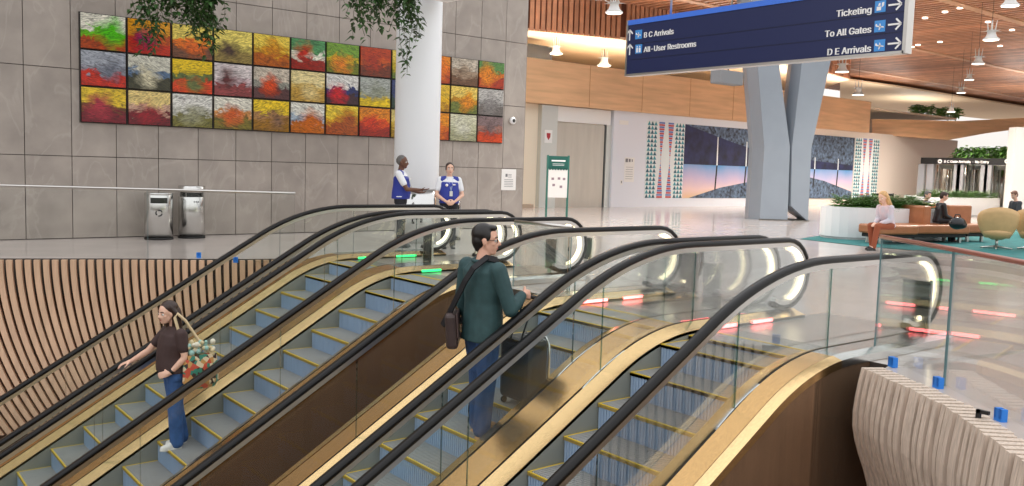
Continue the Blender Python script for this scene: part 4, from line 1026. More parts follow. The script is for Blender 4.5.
# upright panels at the escalator landings
def panel_stand(c, w_, h, z0, label):
    t = thing('landing_panel', c, label, 'panel', 'black upright panels at the escalator ends')
    bm = B(); box(bm, (c.x-.02, c.y-w_/2, z0), (c.x+.02, c.y+w_/2, z0+h), 0, .006); fin('board', bm, SCREEN, t)
    bm = B(); box(bm, (c.x-.015, c.y-w_/2-.012, z0-.02), (c.x+.015, c.y-w_/2+.006, z0+h+.015)); box(bm, (c.x-.015, c.y+w_/2-.006, z0-.02), (c.x+.015, c.y+w_/2+.012, z0+h+.015)); fin('frame', bm, STEEL, t)
    bm = B(); box(bm, (c.x-.03, c.y-.04, 0), (c.x+.03, c.y+.04, z0)); lathe(bm, (c.x, c.y, 0), [(.1, 0), (.1, .02)], 16); fin('stand', bm, ALU, t)
for (x, y, D_, w_, h, z0, lab) in ((915, 326, 8.0, .24, .44, .09, 'black upright panel inside the end of the nearest escalator'), (711, 306, 9.2, .2, .46, .04, 'black upright panel between the middle escalators'), (551, 268, 12.0, .2, .4, .08, 'black upright panel beyond the head of the man in green'), (587, 264, 13.2, .2, .32, .1, 'small black panel right of the one behind the man'), (428, 262, 12.4, .2, .4, .08, 'black upright panel under the staff members')):
    q = at(x, y, D=D_); panel_stand(V((q.x, q.y, 0)), w_, h, z0, lab)

# ------------------------------------------------------------------ people
def remeshed(name, bm, m, parent, voxel, smooth=4):
    me = bpy.data.meshes.new(name); bm.to_mesh(me); bm.free(); o = bpy.data.objects.new(name, me); COL.objects.link(o)
    r = o.modifiers.new('r', 'REMESH'); r.mode = 'VOXEL'; r.voxel_size = voxel
    s = o.modifiers.new('s', 'SMOOTH'); s.iterations = smooth; s.factor = .5
    dg = bpy.context.evaluated_depsgraph_get(); m2 = bpy.data.meshes.new_from_object(o.evaluated_get(dg)); bpy.data.objects.remove(o); bpy.data.meshes.remove(me)
    m2.name = name; m2.materials.clear(); m2.materials.append(m)
    for p in m2.polygons: p.use_smooth = True
    q = bpy.data.objects.new(name, m2); COL.objects.link(q)
    if parent is not None: q.parent = parent
    return q
def cap(bm, a, b, ra, rb, n=10):     # a tapering limb with round ends
    a = V(a); b = V(b); d = b-a
    if d.length < 1e-5: ball(bm, a, ra); return
    t = d.normalized(); u = t.orthogonal().normalized(); w = t.cross(u); rings = []
    for k in range(-4, 1):
        an = k*PI/8; c = a+t*ra*math.sin(an); r = max(ra*math.cos(an), ra*.05); rings.append((c, r))
    for k in range(0, 5):
        an = k*PI/8; c = b+t*rb*math.sin(an); r = max(rb*math.cos(an), rb*.05); rings.append((c, r))
    vs = [[bm.verts.new(c+(u*math.cos(2*PI*k/n)+w*math.sin(2*PI*k/n))*r) for k in range(n)] for c, r in rings]
    for p, q in zip(vs, vs[1:]):
        for k in range(n): bm.faces.new((p[k], p[(k+1) % n], q[(k+1) % n], q[k]))
    bm.faces.new(list(reversed(vs[0]))); bm.faces.new(vs[-1])
def chain(bm, pts, rs):
    for (a, b), (p, q) in zip(zip(pts, pts[1:]), zip(rs, rs[1:])): cap(bm, a, b, p, q)
def loft(bm, rings, L, n=20):        # rings: (centre, half width, half depth, spine direction)
    vs = []
    for c, w, d, t in rings:
        t = V(t).normalized(); l = (L-t*L.dot(t)).normalized(); f = l.cross(t)
        vs.append([bm.verts.new(V(c)+l*w*math.copysign(abs(math.cos(2*PI*k/n))**.85, math.cos(2*PI*k/n))+f*d*math.sin(2*PI*k/n)) for k in range(n)])
    for p, q in zip(vs, vs[1:]):
        for k in range(n): bm.faces.new((p[k], p[(k+1) % n], q[(k+1) % n], q[k]))
    bm.faces.new(list(reversed(vs[0]))); bm.faces.new(vs[-1])
    bmesh.ops.recalc_face_normals(bm, faces=bm.faces)
def hand(bm, w, d, nrm, k, curl, side, spread=.12):
    # w wrist, d towards the fingertips, nrm out of the palm, k size, side: +1 puts the thumb along +lat
    d = V(d).normalized(); nrm = V(nrm); nrm = (nrm-d*nrm.dot(d)).normalized(); lat = nrm.cross(d)*side
    M = Matrix((lat, d, nrm)).transposed()
    ball(bm, w+d*.048*k, .040*k, .052*k, .016*k, rot=M)
    cap(bm, w-d*.01*k, w+d*.03*k, .024*k, .026*k)
    for i, (o_, ln) in enumerate(((.031, .92), (.0105, 1.05), (-.0105, .98), (-.031, .78))):
        p = w+d*.088*k+lat*o_*k; dd = (d+lat*(o_*spread*8)).normalized(); pts = [p-d*.03*k, p]; a = 0
        for s_ in (.042, .027, .021):
            a += curl*(.8 if s_ == .042 else 1.0); v = dd*math.cos(a)+nrm*math.sin(a); p = p+v*s_*ln*k; pts.append(p)
        chain(bm, pts, [.0105*k, .0105*k, .0092*k, .0085*k, .0075*k])
    p = w+d*.025*k+lat*.03*k; v1 = (lat*.75+d*.6+nrm*.25).normalized(); v2 = (lat*.35+d*.85+nrm*(.3+curl*.4)).normalized()
    chain(bm, [p-lat*.012*k, p+v1*.035*k, p+v1*.035*k+v2*.03*k, p+v1*.035*k+v2*.055*k], [.015*k, .0125*k, .0105*k, .009*k])
SKIN_A = mat('skin_light', (222, 172, 148), .5); SKIN_B = mat('skin_brown', (104, 68, 50), .45); SKIN_C = mat('skin_fair', (228, 184, 160), .5)
HAIRK = mat('hair_black', (24, 20, 19), .4, 0, .3, 40); HAIRB = mat('hair_dark_brown', (52, 34, 26), .4, 0, .3, 40); HAIRG = mat('hair_grey', (96, 94, 92), .5, 0, .3, 40); HAIRY = mat('hair_blonde', (206, 164, 110), .45, 0, .3, 30)
EYEW = mat('eye_white', (232, 228, 222), .2); IRIS = mat('iris_dark', (34, 22, 16), .2); LIP = mat('lip', (176, 96, 88), .4)
class Fig:
    def __init__(s, label, loc, heading, h, skin, voxel):
        s.k = h/1.75; s.label = label; s.loc = V(loc); s.R = Matrix.Rotation(heading, 4, 'Z'); s.skin = skin; s.vox = voxel; s.bm = B(); s.kids = []
    def head(s, c, yaw, pitch, hair, beard=False, female=False):
        k = s.k*1.08; b = s.bm; M = Matrix.Rotation(yaw, 3, 'Z') @ Matrix.Rotation(pitch, 3, 'Y'); P = lambda x, y, z: V(c)+M @ (V((x, y, z))*k)
        s.hP = P; s.hM = M
        ball(b, P(-.012, 0, .03), .096*k, .076*k, .092*k, M, u=20, v=14)          # skull
        ball(b, P(.022, 0, -.03), .066*k, .058*k, .082*k, M, u=18, v=12)           # face
        ball(b, P(.052, 0, -.088), .026*k, .028*k, .022*k, M)                      # chin
        for y in (-1, 1):
            cap(b, P(-.005, y*.052, -.04), P(.04, y*.026, -.088), .018*k, .018*k)  # jaw
            ball(b, P(.052, y*.036, -.022), .022*k, .022*k, .02*k, M)              # cheek
            ball(b, P(-.008, y*.077, -.008), .018*k, .009*k, .031*k, M)            # ear
            cap(b, P(.072, y*.014, .022), P(.064, y*.045, .022), .012*k, .011*k)   # brow
        cap(b, P(.083, 0, .012), P(.101, 0, -.026), .009*k, .0135*k); 
        for y in (-1, 1): ball(b, P(.09, y*.011, -.03), .010*k)
        cap(b, P(.078, -.016, -.053), P(.078, .016, -.053), .0085*k, .0085*k); cap(b, P(.076, -.013, -.063), P(.076, .013, -.063), .009*k, .009*k)
        e = B(); ir = B(); lp = B()
        for y in (-1, 1):
            ball(e, P(.068, y*.031, .003), .0145*k); ball(ir, P(.0785, y*.031, .003), .0068*k)
        for y in (-1, 1):
            cap(lp, P(.0855, 0, -.0545), P(.081, y*.019, -.0565), .0045*k, .003*k); cap(lp, P(.085, 0, -.0615), P(.080, y*.016, -.059), .005*k, .003*k)
        br = B()
        for y in (-1, 1): chain(br, [P(.085, y*.014, .026), P(.081, y*.033, .032), P(.069, y*.05, .026)], [.004*k, .0045*k, .003*k])
        s.kids += [('eyes', e, EYEW, 0), ('irises', ir, IRIS, 0), ('lips', lp, LIP, 0), ('eyebrows', br, hair, 0)]
    def emit(s, group=None):
        s.bm.transform(Matrix.Identity(4))
        body = remeshed('person', s.bm, s.skin, None, s.vox)
        body.matrix_world = Matrix.Translation(s.loc) @ s.R
        body.location = s.loc; body.rotation_euler = s.R.to_euler()
        tag(body, s.label, 'person', group)
        for n_, b, m, rm in s.kids:
            if rm: remeshed(n_, b, m, body, rm, 3)
            else: fin(n_, b, m).parent = body
            if not rm:
                for p in body.children[-1].data.polygons: p.use_smooth = True
        return body
X = V((1, 0, 0)); Yv = V((0, 1, 0)); Z = V((0, 0, 1))
def legs(b, k, hips, knees, ankles, rs=(.085, .058, .056, .04), grow=0):
    for h, kn, a in zip(hips, knees, ankles):
        mid = V(kn).lerp(V(a), .3); chain(b, [h, kn, mid, a], [(r+grow)*k for r in rs])
def shoe(b, ankle, d, k, L_=.26):
    d = V(d).normalized(); M = Matrix.Rotation(math.atan2(d.y, d.x), 3, 'Z'); a = V(ankle)
    base = V((a.x, a.y, a.z-.045*k))
    ball(b, base+d*.0*k, .055*k, .040*k, .045*k, M); ball(b, base+d*.11*k-V((0, 0, .012*k)), .085*k, .045*k, .034*k, M); ball(b, base+d*.05*k+V((0, 0, .01*k)), .08*k, .038*k, .04*k, M)
    box2 = B(); prism(box2, [base+M @ V((x*k, y*k, -.05*k)) for x, y in ((-.055, -.03), (-.03, -.04), (.08, -.044), (.16, -.042), (.195, -.02), (.195, .02), (.16, .042), (.08, .044), (-.03, .04), (-.055, .03))], (0, 0, .022*k))
    me = bpy.data.meshes.new('t'); box2.to_mesh(me); box2.free(); b.from_mesh(me); bpy.data.meshes.remove(me)
def L3(*p): return [V(q) for q in p]

# --- man in the dark green jacket, riding up
def standing(label, loc, heading, h, skin, vox, hair, top_m, leg_m, shoe_m, armR, armL, head_yaw, head_pitch=0, female=False, sleeve='long', hem=.52, stance=((.0, .09), (.0, -.09)), bulk=1.0, hands=None, belly=1.0, shoe_d=(1, 0), legw=0, hairfn=None, group=None, sole=True):
    f = Fig(label, loc, heading, h, skin, vox); k = f.k; S = lambda x, y, z: V((x, y, z))*k
    sw = (.17 if female else .195)*bulk; hw = .165*bulk
    # hidden core keeps the body one piece
    loft(f.bm, [(S(0, 0, .9), hw*.85*k, .10*k, Z), (S(0, 0, 1.05), .135*k, .09*k, Z), (S(0, 0, 1.25), .15*k, .10*k, Z), (S(-.01, 0, 1.40), .15*k, .085*k, Z), (S(-.01, 0, 1.46), .07*k, .06*k, Z)], Yv)
    chain(f.bm, [S(-.015, 0, 1.42), S(.005, 0, 1.53), S(.012, 0, 1.58)], [.062*k, .055*k, .055*k])
    f.head(S(.025+(.06 if sleeve == 'short' and head_yaw > .3 else 0), 0, 1.628), head_yaw, head_pitch, hair, female=female)
    ank = [S(x, y, .085) for x, y in stance]; hip = [S(0, .09, .93), S(0, -.09, .93)]; kn = [(hip[i]+ank[i])/2+S(.02, 0, .02) for i in range(2)]
    legs(f.bm, k, hip, kn, ank)
    for a in ank: chain(f.bm, [a, a+S(.05, 0, -.04), a+S(.14, 0, -.055)], [.04*k, .035*k, .026*k])
    arms = []
    for i, (side, A) in enumerate(((1, armL), (-1, armR))):
        sh = S(-.01, side*sw, 1.405); el = S(*A[0]); wr = S(*A[1]); arms.append((sh, el, wr))
        mid = el.lerp(wr, .3); chain(f.bm, [sh, sh.lerp(el, .5), el, mid, wr], [.056*k, .049*k, .041*k, .04*k, .027*k])
        hd = A[2]; hand(f.bm, wr, V(hd[0]), V(hd[1]), k*1.0, hd[2], side*hd[3] if len(hd) > 3 else side)
    # top
    t = B(); g = .018
    d = .115*bulk; bz = belly
    loft(t, [(S(0, 0, hem*1.75), (hw+.03)*k, (d+.012)*bz*k, Z), (S(.01*bz, 0, 1.0), (hw+.015)*k, (d+.008)*bz*k, Z), (S(.01*bz, 0, 1.12), (.155*bulk+.012)*k, (d+.004)*bz*k, Z), (S(.012, 0, 1.27), (.168*bulk+.014)*k, (d+.014)*k, Z), (S(0, 0, 1.38), (sw+.0)*k, (d-.005)*k, Z), (S(-.008, 0, 1.445), (sw*.66)*k, .078*k, Z), (S(-.008, 0, 1.475), .075*k, .07*k, Z)], Yv)
    if female:
        for y in (-1, 1): ball(t, S(.085, y*.075, 1.265), .06*k, .07*k, .065*k)
    for sh, el, wr in arms:
        if sleeve == 'long': mid = el.lerp(wr, .45); chain(t, [sh, sh.lerp(el, .5), el, mid, el.lerp(wr, .88)], [(.072)*k, .066*k, .060*k, .057*k, .046*k])
        else: chain(t, [sh, sh.lerp(el, .3), sh.lerp(el, .62)], [.071*k, .068*k, .064*k])
    f.kids.append(('jacket' if sleeve == 'long' else 'shirt', t, top_m, .011))
    tr = B(); loft(tr, [(S(0, 0, .84), (hw+.005)*k, .118*k, Z), (S(0, 0, .93), (hw+.012)*k, .122*k, Z), (S(0, 0, 1.03), (hw-.01)*k, .108*k, Z)], Yv)
    legs(tr, k, hip, kn, [a-S(0, 0, .01) for a in ank], (.098, .074, .068, .064), legw); f.kids.append(('trousers', tr, leg_m, .011))
    for a in ank:
        s_ = B(); shoe(s_, a+S(0, 0, 0), (shoe_d[0], shoe_d[1], 0), k*1.02); f.kids.append(('shoe', s_, shoe_m, .009))
    f.S = S; f.arms = arms
    if hairfn: hb = B(); hairfn(f, hb); f.kids.append(('hair', hb, hair, .008))
    return f
def short_hair(f, b):
    P, M, k = f.hP, f.hM, f.k*1.08
    ball(b, P(-.026, 0, .05), .094*k, .081*k, .085*k, M, u=20, v=14); ball(b, P(-.05, 0, .0), .066*k, .076*k, .08*k, M); ball(b, P(.035, 0, .098), .05*k, .06*k, .025*k, M)
    for y in (-1, 1): ball(b, P(-.002, y*.066, .035), .04*k, .013*k, .045*k, M)
    ball(b, P(-.062, 0, -.045), .034*k, .055*k, .045*k, M)
def bob_hair(f, b):
    P, M, k = f.hP, f.hM, f.k*1.08
    ball(b, P(-.036, 0, .056), .102*k, .090*k, .088*k, M, u=20, v=14); ball(b, P(-.085, 0, -.03), .08*k, .1*k, .13*k, M)
    for y in (-1, 1): chain(b, [P(-.005, y*.055, .08), P(-.05, y*.085, .0), P(-.065, y*.092, -.07), P(-.07, y*.095, -.13), P(-.06, y*.085, -.17)], [.03*k, .034*k, .042*k, .045*k, .025*k])
    chain(b, [P(-.08, .03, -.06), P(-.085, .05, -.15), P(-.06, .06, -.21)], [.06*k, .065*k, .03*k]); chain(b, [P(-.08, -.04, -.06), P(-.085, -.05, -.15), P(-.06, -.06, -.21)], [.06*k, .065*k, .03*k])
GREENJ = mat('dark_green_jacket', (46, 76, 78), .7, 0, .15, 14, bump=.15); DENIM = mat('blue_denim', (44, 74, 120), .75, 0, .3, 10, bump=.1); DENIM2 = mat('mid_blue_denim', (52, 88, 140), .75, 0, .3, 10, bump=.1)
TANSH = mat('tan_boot', (190, 148, 104), .6)
q = at(484, 439, Z=-.786)
man_y = 5.86; MZ = nosing_z(4.31)
q = V((4.43, 5.92, MZ))
man = standing('man in a dark green jacket and jeans riding up with a suitcase', q, 0, 1.79, SKIN_A, .0075, HAIRK, GREENJ, DENIM, TANSH,
    ((.06, -.30, 1.09), (.23, -.24, 1.2), ((1, .15, -.1), (0, .9, -.3), .95)), ((-.02, .27, 1.10), (.10, .27, .86), ((.2, 0, -1), (0, -1, 0), .5)),
    -.72, .0, hem=.46, stance=((.06, .10), (-.04, -.09)), bulk=1.12, legw=.012, hairfn=short_hair)
S = man.S
P = man.hP; g = B()
for y in (-1, 1):
    pts = [P(.086, y*.031+.02*math.cos(a), .0+.016*math.sin(a)) for a in [i*PI/6 for i in range(13)]]; tube(g, pts, .0022, 5, caps=False); tube(g, [P(.084, y*.05, .004), P(.02, y*.077, .01), P(-.015, y*.08, .0)], .0024, 5)
tube(g, [P(.088, -.012, .004), P(.091, 0, .006), P(.088, .012, .004)], .0022, 5)
man.kids.append(('glasses', g, BLACKM, 0))
c = B(); pts = [S(-.01+.078*math.cos(a), .085*math.sin(a), 1.475+.012*math.cos(a)) for a in [i*PI/9 for i in range(19)]]; tube(c, pts, .015*man.k, 8); man.kids.append(('collar', c, GREENJ, 0))
man.emit()
# messenger bag: hangs on the man, a thing of its own
mb = thing('messenger_bag', q+V((-.2, .24, .76)), 'dark brown shoulder bag hanging at the back of the man in green', 'bag')
def W_(v): return q+v
bag = B(); b2 = B(); box(b2, (-.17, -.05, -.15), (.17, .05, .15), 0, .03); b2.transform(Matrix.Translation(W_(V((-.16, .2, .90)))) @ Matrix.Rotation(.9, 4, 'Z') @ Matrix.Rotation(-.08, 4, 'X'))
me = bpy.data.meshes.new('t'); b2.to_mesh(me); b2.free(); bag.from_mesh(me); fin('body', bag, mat('dark_brown_leather', (62, 48, 46), .45, 0, .15, 12), mb)
b2 = B(); box(b2, (-.175, -.062, -.06), (.175, -.046, .155), 0, .01); box(b2, (-.02, -.07, -.09), (.02, -.06, -.03), 0, .004); b2.transform(Matrix.Translation(W_(V((-.16, .2, .90)))) @ Matrix.Rotation(.9, 4, 'Z') @ Matrix.Rotation(-.08, 4, 'X')); fin('flap', b2, mat('brown_flap', (78, 60, 58), .45), mb)
b2 = B()
sp_ = L3((-.22, .26, .93), (-.215, .16, 1.06), (-.215, .06, 1.2), (-.205, -.03, 1.34), (-.17, -.09, 1.45), (-.06, -.12, 1.535), (.06, -.10, 1.51), (.16, .0, 1.4), (.2, .11, 1.25), (.15, .23, 1.08), (-.05, .27, .93))
for a, b_ in zip(sp_, sp_[1:]):
    a = W_(a*1.0); b_ = W_(b_*1.0); d = (b_-a).normalized(); n_ = V((-.9, -.35, .25)); s_ = d.cross(n_).normalized()*.024; n2 = s_.cross(d).normalized()*.008
    prism(b2, [a-s_-n2-d*.006, a+s_-n2-d*.006, b_+s_-n2+d*.006, b_-s_-n2+d*.006], n2*2)
fin('strap', b2, mat('strap_black', (26, 26, 30), .7), mb)
# suitcase on the step above
sc_c = V((4.98, 5.79, -.947+SL*(4.783-4.147)+.0))
zt = nosing_z(4.31+.363)
sc_c = V((4.86, 5.87, zt))
t = thing('suitcase', sc_c, 'black upright suitcase with silver edge on the step in front of the man in green', 'suitcase')
bm = B(); box(bm, (sc_c.x-.12, sc_c.y-.2, zt+.05), (sc_c.x+.12, sc_c.y+.2, zt+.60), 0, .045); fin('shell', bm, mat('suitcase_black', (24, 24, 26), .5, 0, .2, 20), t)
bm = B(); tube(bm, [(sc_c.x+.125, sc_c.y+.19, zt+.1), (sc_c.x+.125, sc_c.y+.19, zt+.55), (sc_c.x+.125, sc_c.y+.15, zt+.605), (sc_c.x+.125, sc_c.y-.15, zt+.605), (sc_c.x+.125, sc_c.y-.19, zt+.55), (sc_c.x+.125, sc_c.y-.19, zt+.1)], .012, 8); fin('silver_trim', bm, STEEL, t)
hand_w = q+V((.23, -.24, 1.2))*man.k+V((.10, .0, -.03))
bm = B()
for y in (-.07, .07): tube(bm, [(sc_c.x-.1, sc_c.y+y, zt+.58), (hand_w.x+.0, hand_w.y+y*.9+.02, hand_w.z)], .008, 6)
fin('handle_rod', bm, BLACKM, t)
bm = B(); tube(bm, [(hand_w.x, hand_w.y-.075, hand_w.z), (hand_w.x, hand_w.y+.11, hand_w.z)], .016, 10); fin('handle_grip', bm, BLACKM, t)
bm = B()
for x in (-.09, .09):
    for y in (-.15, .15): tube(bm, [(sc_c.x+x, sc_c.y+y-.012, zt+.028), (sc_c.x+x, sc_c.y+y+.012, zt+.028)], .028, 10)
fin('wheel', bm, BLACKM, t)

# --- woman riding down
BROWNT = mat('dark_brown_top', (66, 48, 46), .75, 0, .12, 14, bump=.1); WSHOE = mat('white_canvas_shoe', (226, 224, 218), .6)
WX = 4.37-4*.363; wz = nosing_z(WX)
wq = V((WX+.10, 9.5, wz))
wom = standing('woman in a dark brown top and jeans holding the handrail on the way down', wq, PI, 1.56, SKIN_C, .0075, HAIRB, BROWNT, DENIM2, WSHOE,
    ((.2, -.33, 1.13), (.37, -.44, 1.0), ((1, -.15, -.25), (0, .0, -1), .35)), ((-.04, .27, 1.13), (.11, .2, .95), ((.9, -.5, -.25), (-.2, -.85, -.3), .5)),
    .32, .06, female=True, sleeve='short', hem=.535, stance=((.0, .09), (-.12, -.09)), bulk=1.3, belly=1.2, legw=.018, hairfn=bob_hair)
S = wom.S
wb = B(); wr = wom.arms[0][2]; el = wom.arms[0][1]; p = wr.lerp(el, .12); dd = (wr-el).normalized(); tube(wb, [p-dd*.014, p+dd*.014], .034*wom.k, 14); wom.kids.append(('watch', wb, BLACKM, 0))
wom.emit()
tb = thing('tote_bag', wq+V((.2, -.3, .78)), 'patterned shoulder bag in teal, cream and red on the woman in brown', 'bag')
TOTE = bpy.data.materials.new('tote_pattern'); TOTE.use_nodes = True; nt = TOTE.node_tree; b_ = nt.nodes['Principled BSDF']
vo = nt.nodes.new('ShaderNodeTexVoronoi'); vo.inputs['Scale'].default_value = 22; tc = nt.nodes.new('ShaderNodeTexCoord'); nt.links.new(tc.outputs['Object'], vo.inputs['Vector'])
sx = nt.nodes.new('ShaderNodeSeparateColor'); nt.links.new(vo.outputs['Color'], sx.inputs[0]); cr = nt.nodes.new('ShaderNodeValToRGB'); cr.color_ramp.interpolation = 'CONSTANT'; nt.links.new(sx.outputs[0], cr.inputs[0])
e = cr.color_ramp.elements; e[0].position = 0; e[0].color = lin((58, 132, 112)); e[1].position = .3; e[1].color = lin((196, 84, 62))
for p, c in ((.5, (222, 206, 172)), (.7, (66, 46, 40)), (.85, (196, 150, 90))): x = e.new(p); x.color = lin(c)
nt.links.new(cr.outputs['Color'], b_.inputs['Base Color'])
bc = wq+V((.2, -.24, .86)); bm = B()
loft(bm, [(bc+V((0, 0, -.19)), .15, .05, Z), (bc+V((.0, 0, -.12)), .19, .085, Z), (bc+V((0, 0, .05)), .185, .085, Z), (bc+V((0, 0, .17)), .17, .07, Z)], X); fin('bag_body', bm, TOTE, tb)
bm = B(); r = random.Random(3)
for k_ in range(44): ball(bm, bc+V((r.uniform(-.13, .13), r.uniform(-.05, .05), .17+r.uniform(0, .13))), r.uniform(.015, .032), m=r.randrange(3), u=8, v=6)
fin('contents', bm, [mat('pale_cloth', (214, 210, 190), .7), mat('pale_teal_cloth', (150, 190, 180), .7), mat('cream_cloth', (206, 190, 150), .7)], tb)
bm = B(); tube(bm, [bc+V((-.14, .02, .16)), bc+V((-.2, .05, .38)), bc+V((-.23, .12, .56)), bc+V((-.2, .13, .60)), bc+V((-.12, .12, .52)), bc+V((0, .05, .3)), bc+V((.12, .02, .16))], .016, 8); fin('strap', bm, mat('cream_strap', (206, 184, 146), .7), tb)

# --- airport staff in blue vests
VEST = mat('royal_blue_vest', (40, 56, 150), .6); SHIRTW = mat('white_shirt', (228, 230, 234), .6); NAVYT = mat('black_trousers', (26, 26, 32), .7); BLKSH = mat('black_shoe', (22, 22, 24), .4)
def staff(label, loc, heading, h, skin, hair, armR, armL, yaw, hairfn, female, bulk):
    f = standing(label, loc, heading, h, skin, .010, hair, SHIRTW, NAVYT, BLKSH, armR, armL, yaw, 0, female=female, sleeve='short', hem=.55, bulk=bulk, belly=1.15, hairfn=hairfn)
    k = f.k; S = f.S; v = B(); hw = .165*bulk; sw = (.17 if female else .195)*bulk; d = .128*bulk
    loft(v, [(S(0, 0, .93), (hw+.02)*k, (d+.01)*1.15*k, Z), (S(.01, 0, 1.05), (hw+.02)*k, (d+.016)*1.15*k, Z), (S(.012, 0, 1.2), (.165*bulk+.024)*k, (d+.018)*k, Z), (S(.01, 0, 1.32), (sw*1.03)*k, (d+.01)*k, Z), (S(-.005, 0, 1.42), (sw*.98)*k, .085*k, Z), (S(-.008, 0, 1.45), (sw*.6)*k, .08*k, Z)], Yv)
    for y in (-1, 1): cap(v, S(-.01, y*.09, 1.42), S(-.01, y*sw*.86, 1.398), .07*k, .078*k)
    f.kids.append(('vest', v, VEST, .011))
    b = B(); box(b, tuple(S(.135*bulk, .045, 1.30)), tuple(S(.15*bulk+.01, .10, 1.325))); f.kids.append(('name_tag', b, WHITE, 0))
    b = B(); tube(b, [S(.16*bulk, -.08, 1.30), S(.168*bulk, -.08, 1.30)], .03*k, 14); f.kids.append(('vest_emblem', b, WHITE, 0))
    b = B(); tube(b, [S(.05, .07, 1.46), S(.13*bulk, .04, 1.33), S(.165*bulk, .01, 1.18)], .006, 6); tube(b, [S(.05, -.07, 1.46), S(.13*bulk, -.02, 1.33), S(.165*bulk, .01, 1.18)], .006, 6); f.kids.append(('lanyard', b, mat('pale_lanyard', (170, 186, 220), .6), 0))
    b = B(); box(b, tuple(S(.165*bulk, -.02, 1.08)), tuple(S(.18*bulk+.012, .04, 1.18))); f.kids.append(('badge', b, mat('badge_pale', (214, 214, 210), .4), 0))
    f.emit('airport staff in blue vests'); return f
q1 = at(400, 240, Z=0)
def bald_fringe(f, b):
    P, M, k = f.hP, f.hM, f.k*1.08
    ball(b, P(-.034, 0, .03), .084*k, .08*k, .085*k, M, u=18, v=12); ball(b, P(-.02, 0, .06), .085*k, .076*k, .07*k, M)
vd = (at(420, 200, D=1)-V((0, 0, CAM_H))); va = math.atan2(vd.y, vd.x)
SM = at(400, 232, D=15.2); SM = V((SM.x, SM.y, 0)); hs = .6
hm = at(401, 157, D=15.2).z
staff('man in a blue vest and white shirt gesturing beside the white column', SM, va-PI/2-.15, hm+.02, SKIN_B, HAIRG, ((.16, -.26, 1.12), (.40, -.16, 1.12), ((1, .1, .05), (0, .2, 1), .15)), ((.1, .26, 1.12), (.32, .16, 1.06), ((1, -.2, 0), (0, -.3, .9), .3)), -.05, bald_fringe, False, 1.1)
SW = at(448, 240, D=15.3); SW = V((SW.x, SW.y, 0)); hw_ = at(448, 163, D=15.3).z
def tied_hair(f, b):
    P, M, k = f.hP, f.hM, f.k*1.08
    ball(b, P(-.024, 0, .05), .096*k, .083*k, .082*k, M, u=18, v=12); ball(b, P(-.06, 0, 0), .06*k, .078*k, .09*k, M)
    for y in (-1, 1): ball(b, P(-.01, y*.072, .02), .045*k, .014*k, .06*k, M)
staff('woman in a blue vest with hands clasped, in front of the white column', SW, va+PI+.12, hw_, SKIN_C, HAIRB, ((.04, -.27, 1.10), (.2, -.09, .97), ((.35, 1, -.4), (-.9, .3, 0), .5)), ((.04, .27, 1.10), (.2, .09, .97), ((.45, -1, -.4), (-.9, -.3, 0), .4)), 0.0, tied_hair, True, 1.12)

# --- seated people
def seated(label, loc, heading, h, skin, hair, top_m, leg_m, shoe_m, seat, lean, head_yaw, head_pitch, hairfn, hands_at, feet=(.42, .42), topname='jacket'):
    f = Fig(label, loc, heading, h, skin, .011); k = f.k; S = lambda x, y, z: V((x, y, z))*k; f.S = S
    sz = seat/k
    sp = V((math.sin(lean), 0, math.cos(lean))); pel = V((0, 0, sz+.09))
    def T(z, y=0, x=0): return (pel+sp*z+V((x, y, 0)))*k
    loft(f.bm, [(T(-.04), .14*k, .10*k, sp), (T(.2), .13*k, .09*k, sp), (T(.42), .15*k, .09*k, sp), (T(.5), .06*k, .055*k, sp)], Yv)
    hd = T(.68)+S(.03, 0, -.01); chain(f.bm, [T(.46), T(.57), hd-S(0, 0, .05)], [.06*k, .052*k, .055*k])
    f.head(hd, head_yaw, head_pitch, hair)
    hip = [S(.02, .09, sz+.08), S(.02, -.09, sz+.08)]; kn = [S(.44, .11, sz+.07), S(.44, -.10, sz+.07)]; an = [S(feet[0], .11, .085), S(feet[1], -.1, .085)]
    legs(f.bm, k, hip, kn, an, (.08, .055, .05, .04))
    for a in an: chain(f.bm, [a, a+S(.12, 0, -.05)], [.04*k, .028*k])
    t = B(); loft(t, [(T(-.06), .175*k, .13*k, sp), (T(.12), .16*k, .125*k, sp), (T(.3), .175*k, .125*k, sp), (T(.42), .17*k, .1*k, sp), (T(.49), .08*k, .075*k, sp)], Yv)
    for side, tg in ((1, hands_at[0]), (-1, hands_at[1])):
        sh = T(.43, side*.18); wr = S(*tg); el = (sh+wr)/2+S(-.1, side*.06, -.1)
        chain(f.bm, [sh, el, wr], [.05*k, .04*k, .028*k]); hand(f.bm, wr, V((1, -side*.4, -.2)), V((0, -side*.5, -1)), k*1.05, .45, side)
        chain(t, [sh, el, el.lerp(wr, .85)], [.07*k, .062*k, .048*k])
    f.kids.append((topname, t, top_m, .013))
    tr = B(); legs(tr, k, hip, kn, an, (.1, .076, .07, .06)); loft(tr, [(S(0, 0, sz+.0), .17*k, .13*k, Z), (S(0, 0, sz+.16), .16*k, .12*k, Z)], Yv); f.kids.append(('trousers', tr, leg_m, .013))
    for a in an: s_ = B(); shoe(s_, a, (1, 0, 0), k); f.kids.append(('shoe', s_, shoe_m, .011))
    hb = B(); hairfn(f, hb); f.kids.append(('hair', hb, hair, .011))
    f.emit(); return f
def long_hair(f, b):
    bob_hair(f, b); P, k = f.hP, f.k
    for y in (-.06, 0, .06): chain(b, [P(-.08, y, -.02), P(-.11, y*1.3, -.2), P(-.1, y*1.4, -.42)], [.05*k, .06*k, .035*k])
lf = math.atan2(-AX.y, -AX.x)
def seat_at(x, y): q = at(x, y, Z=.42); return V((q.x, q.y, 0))
PK = seat_at(888, 229)
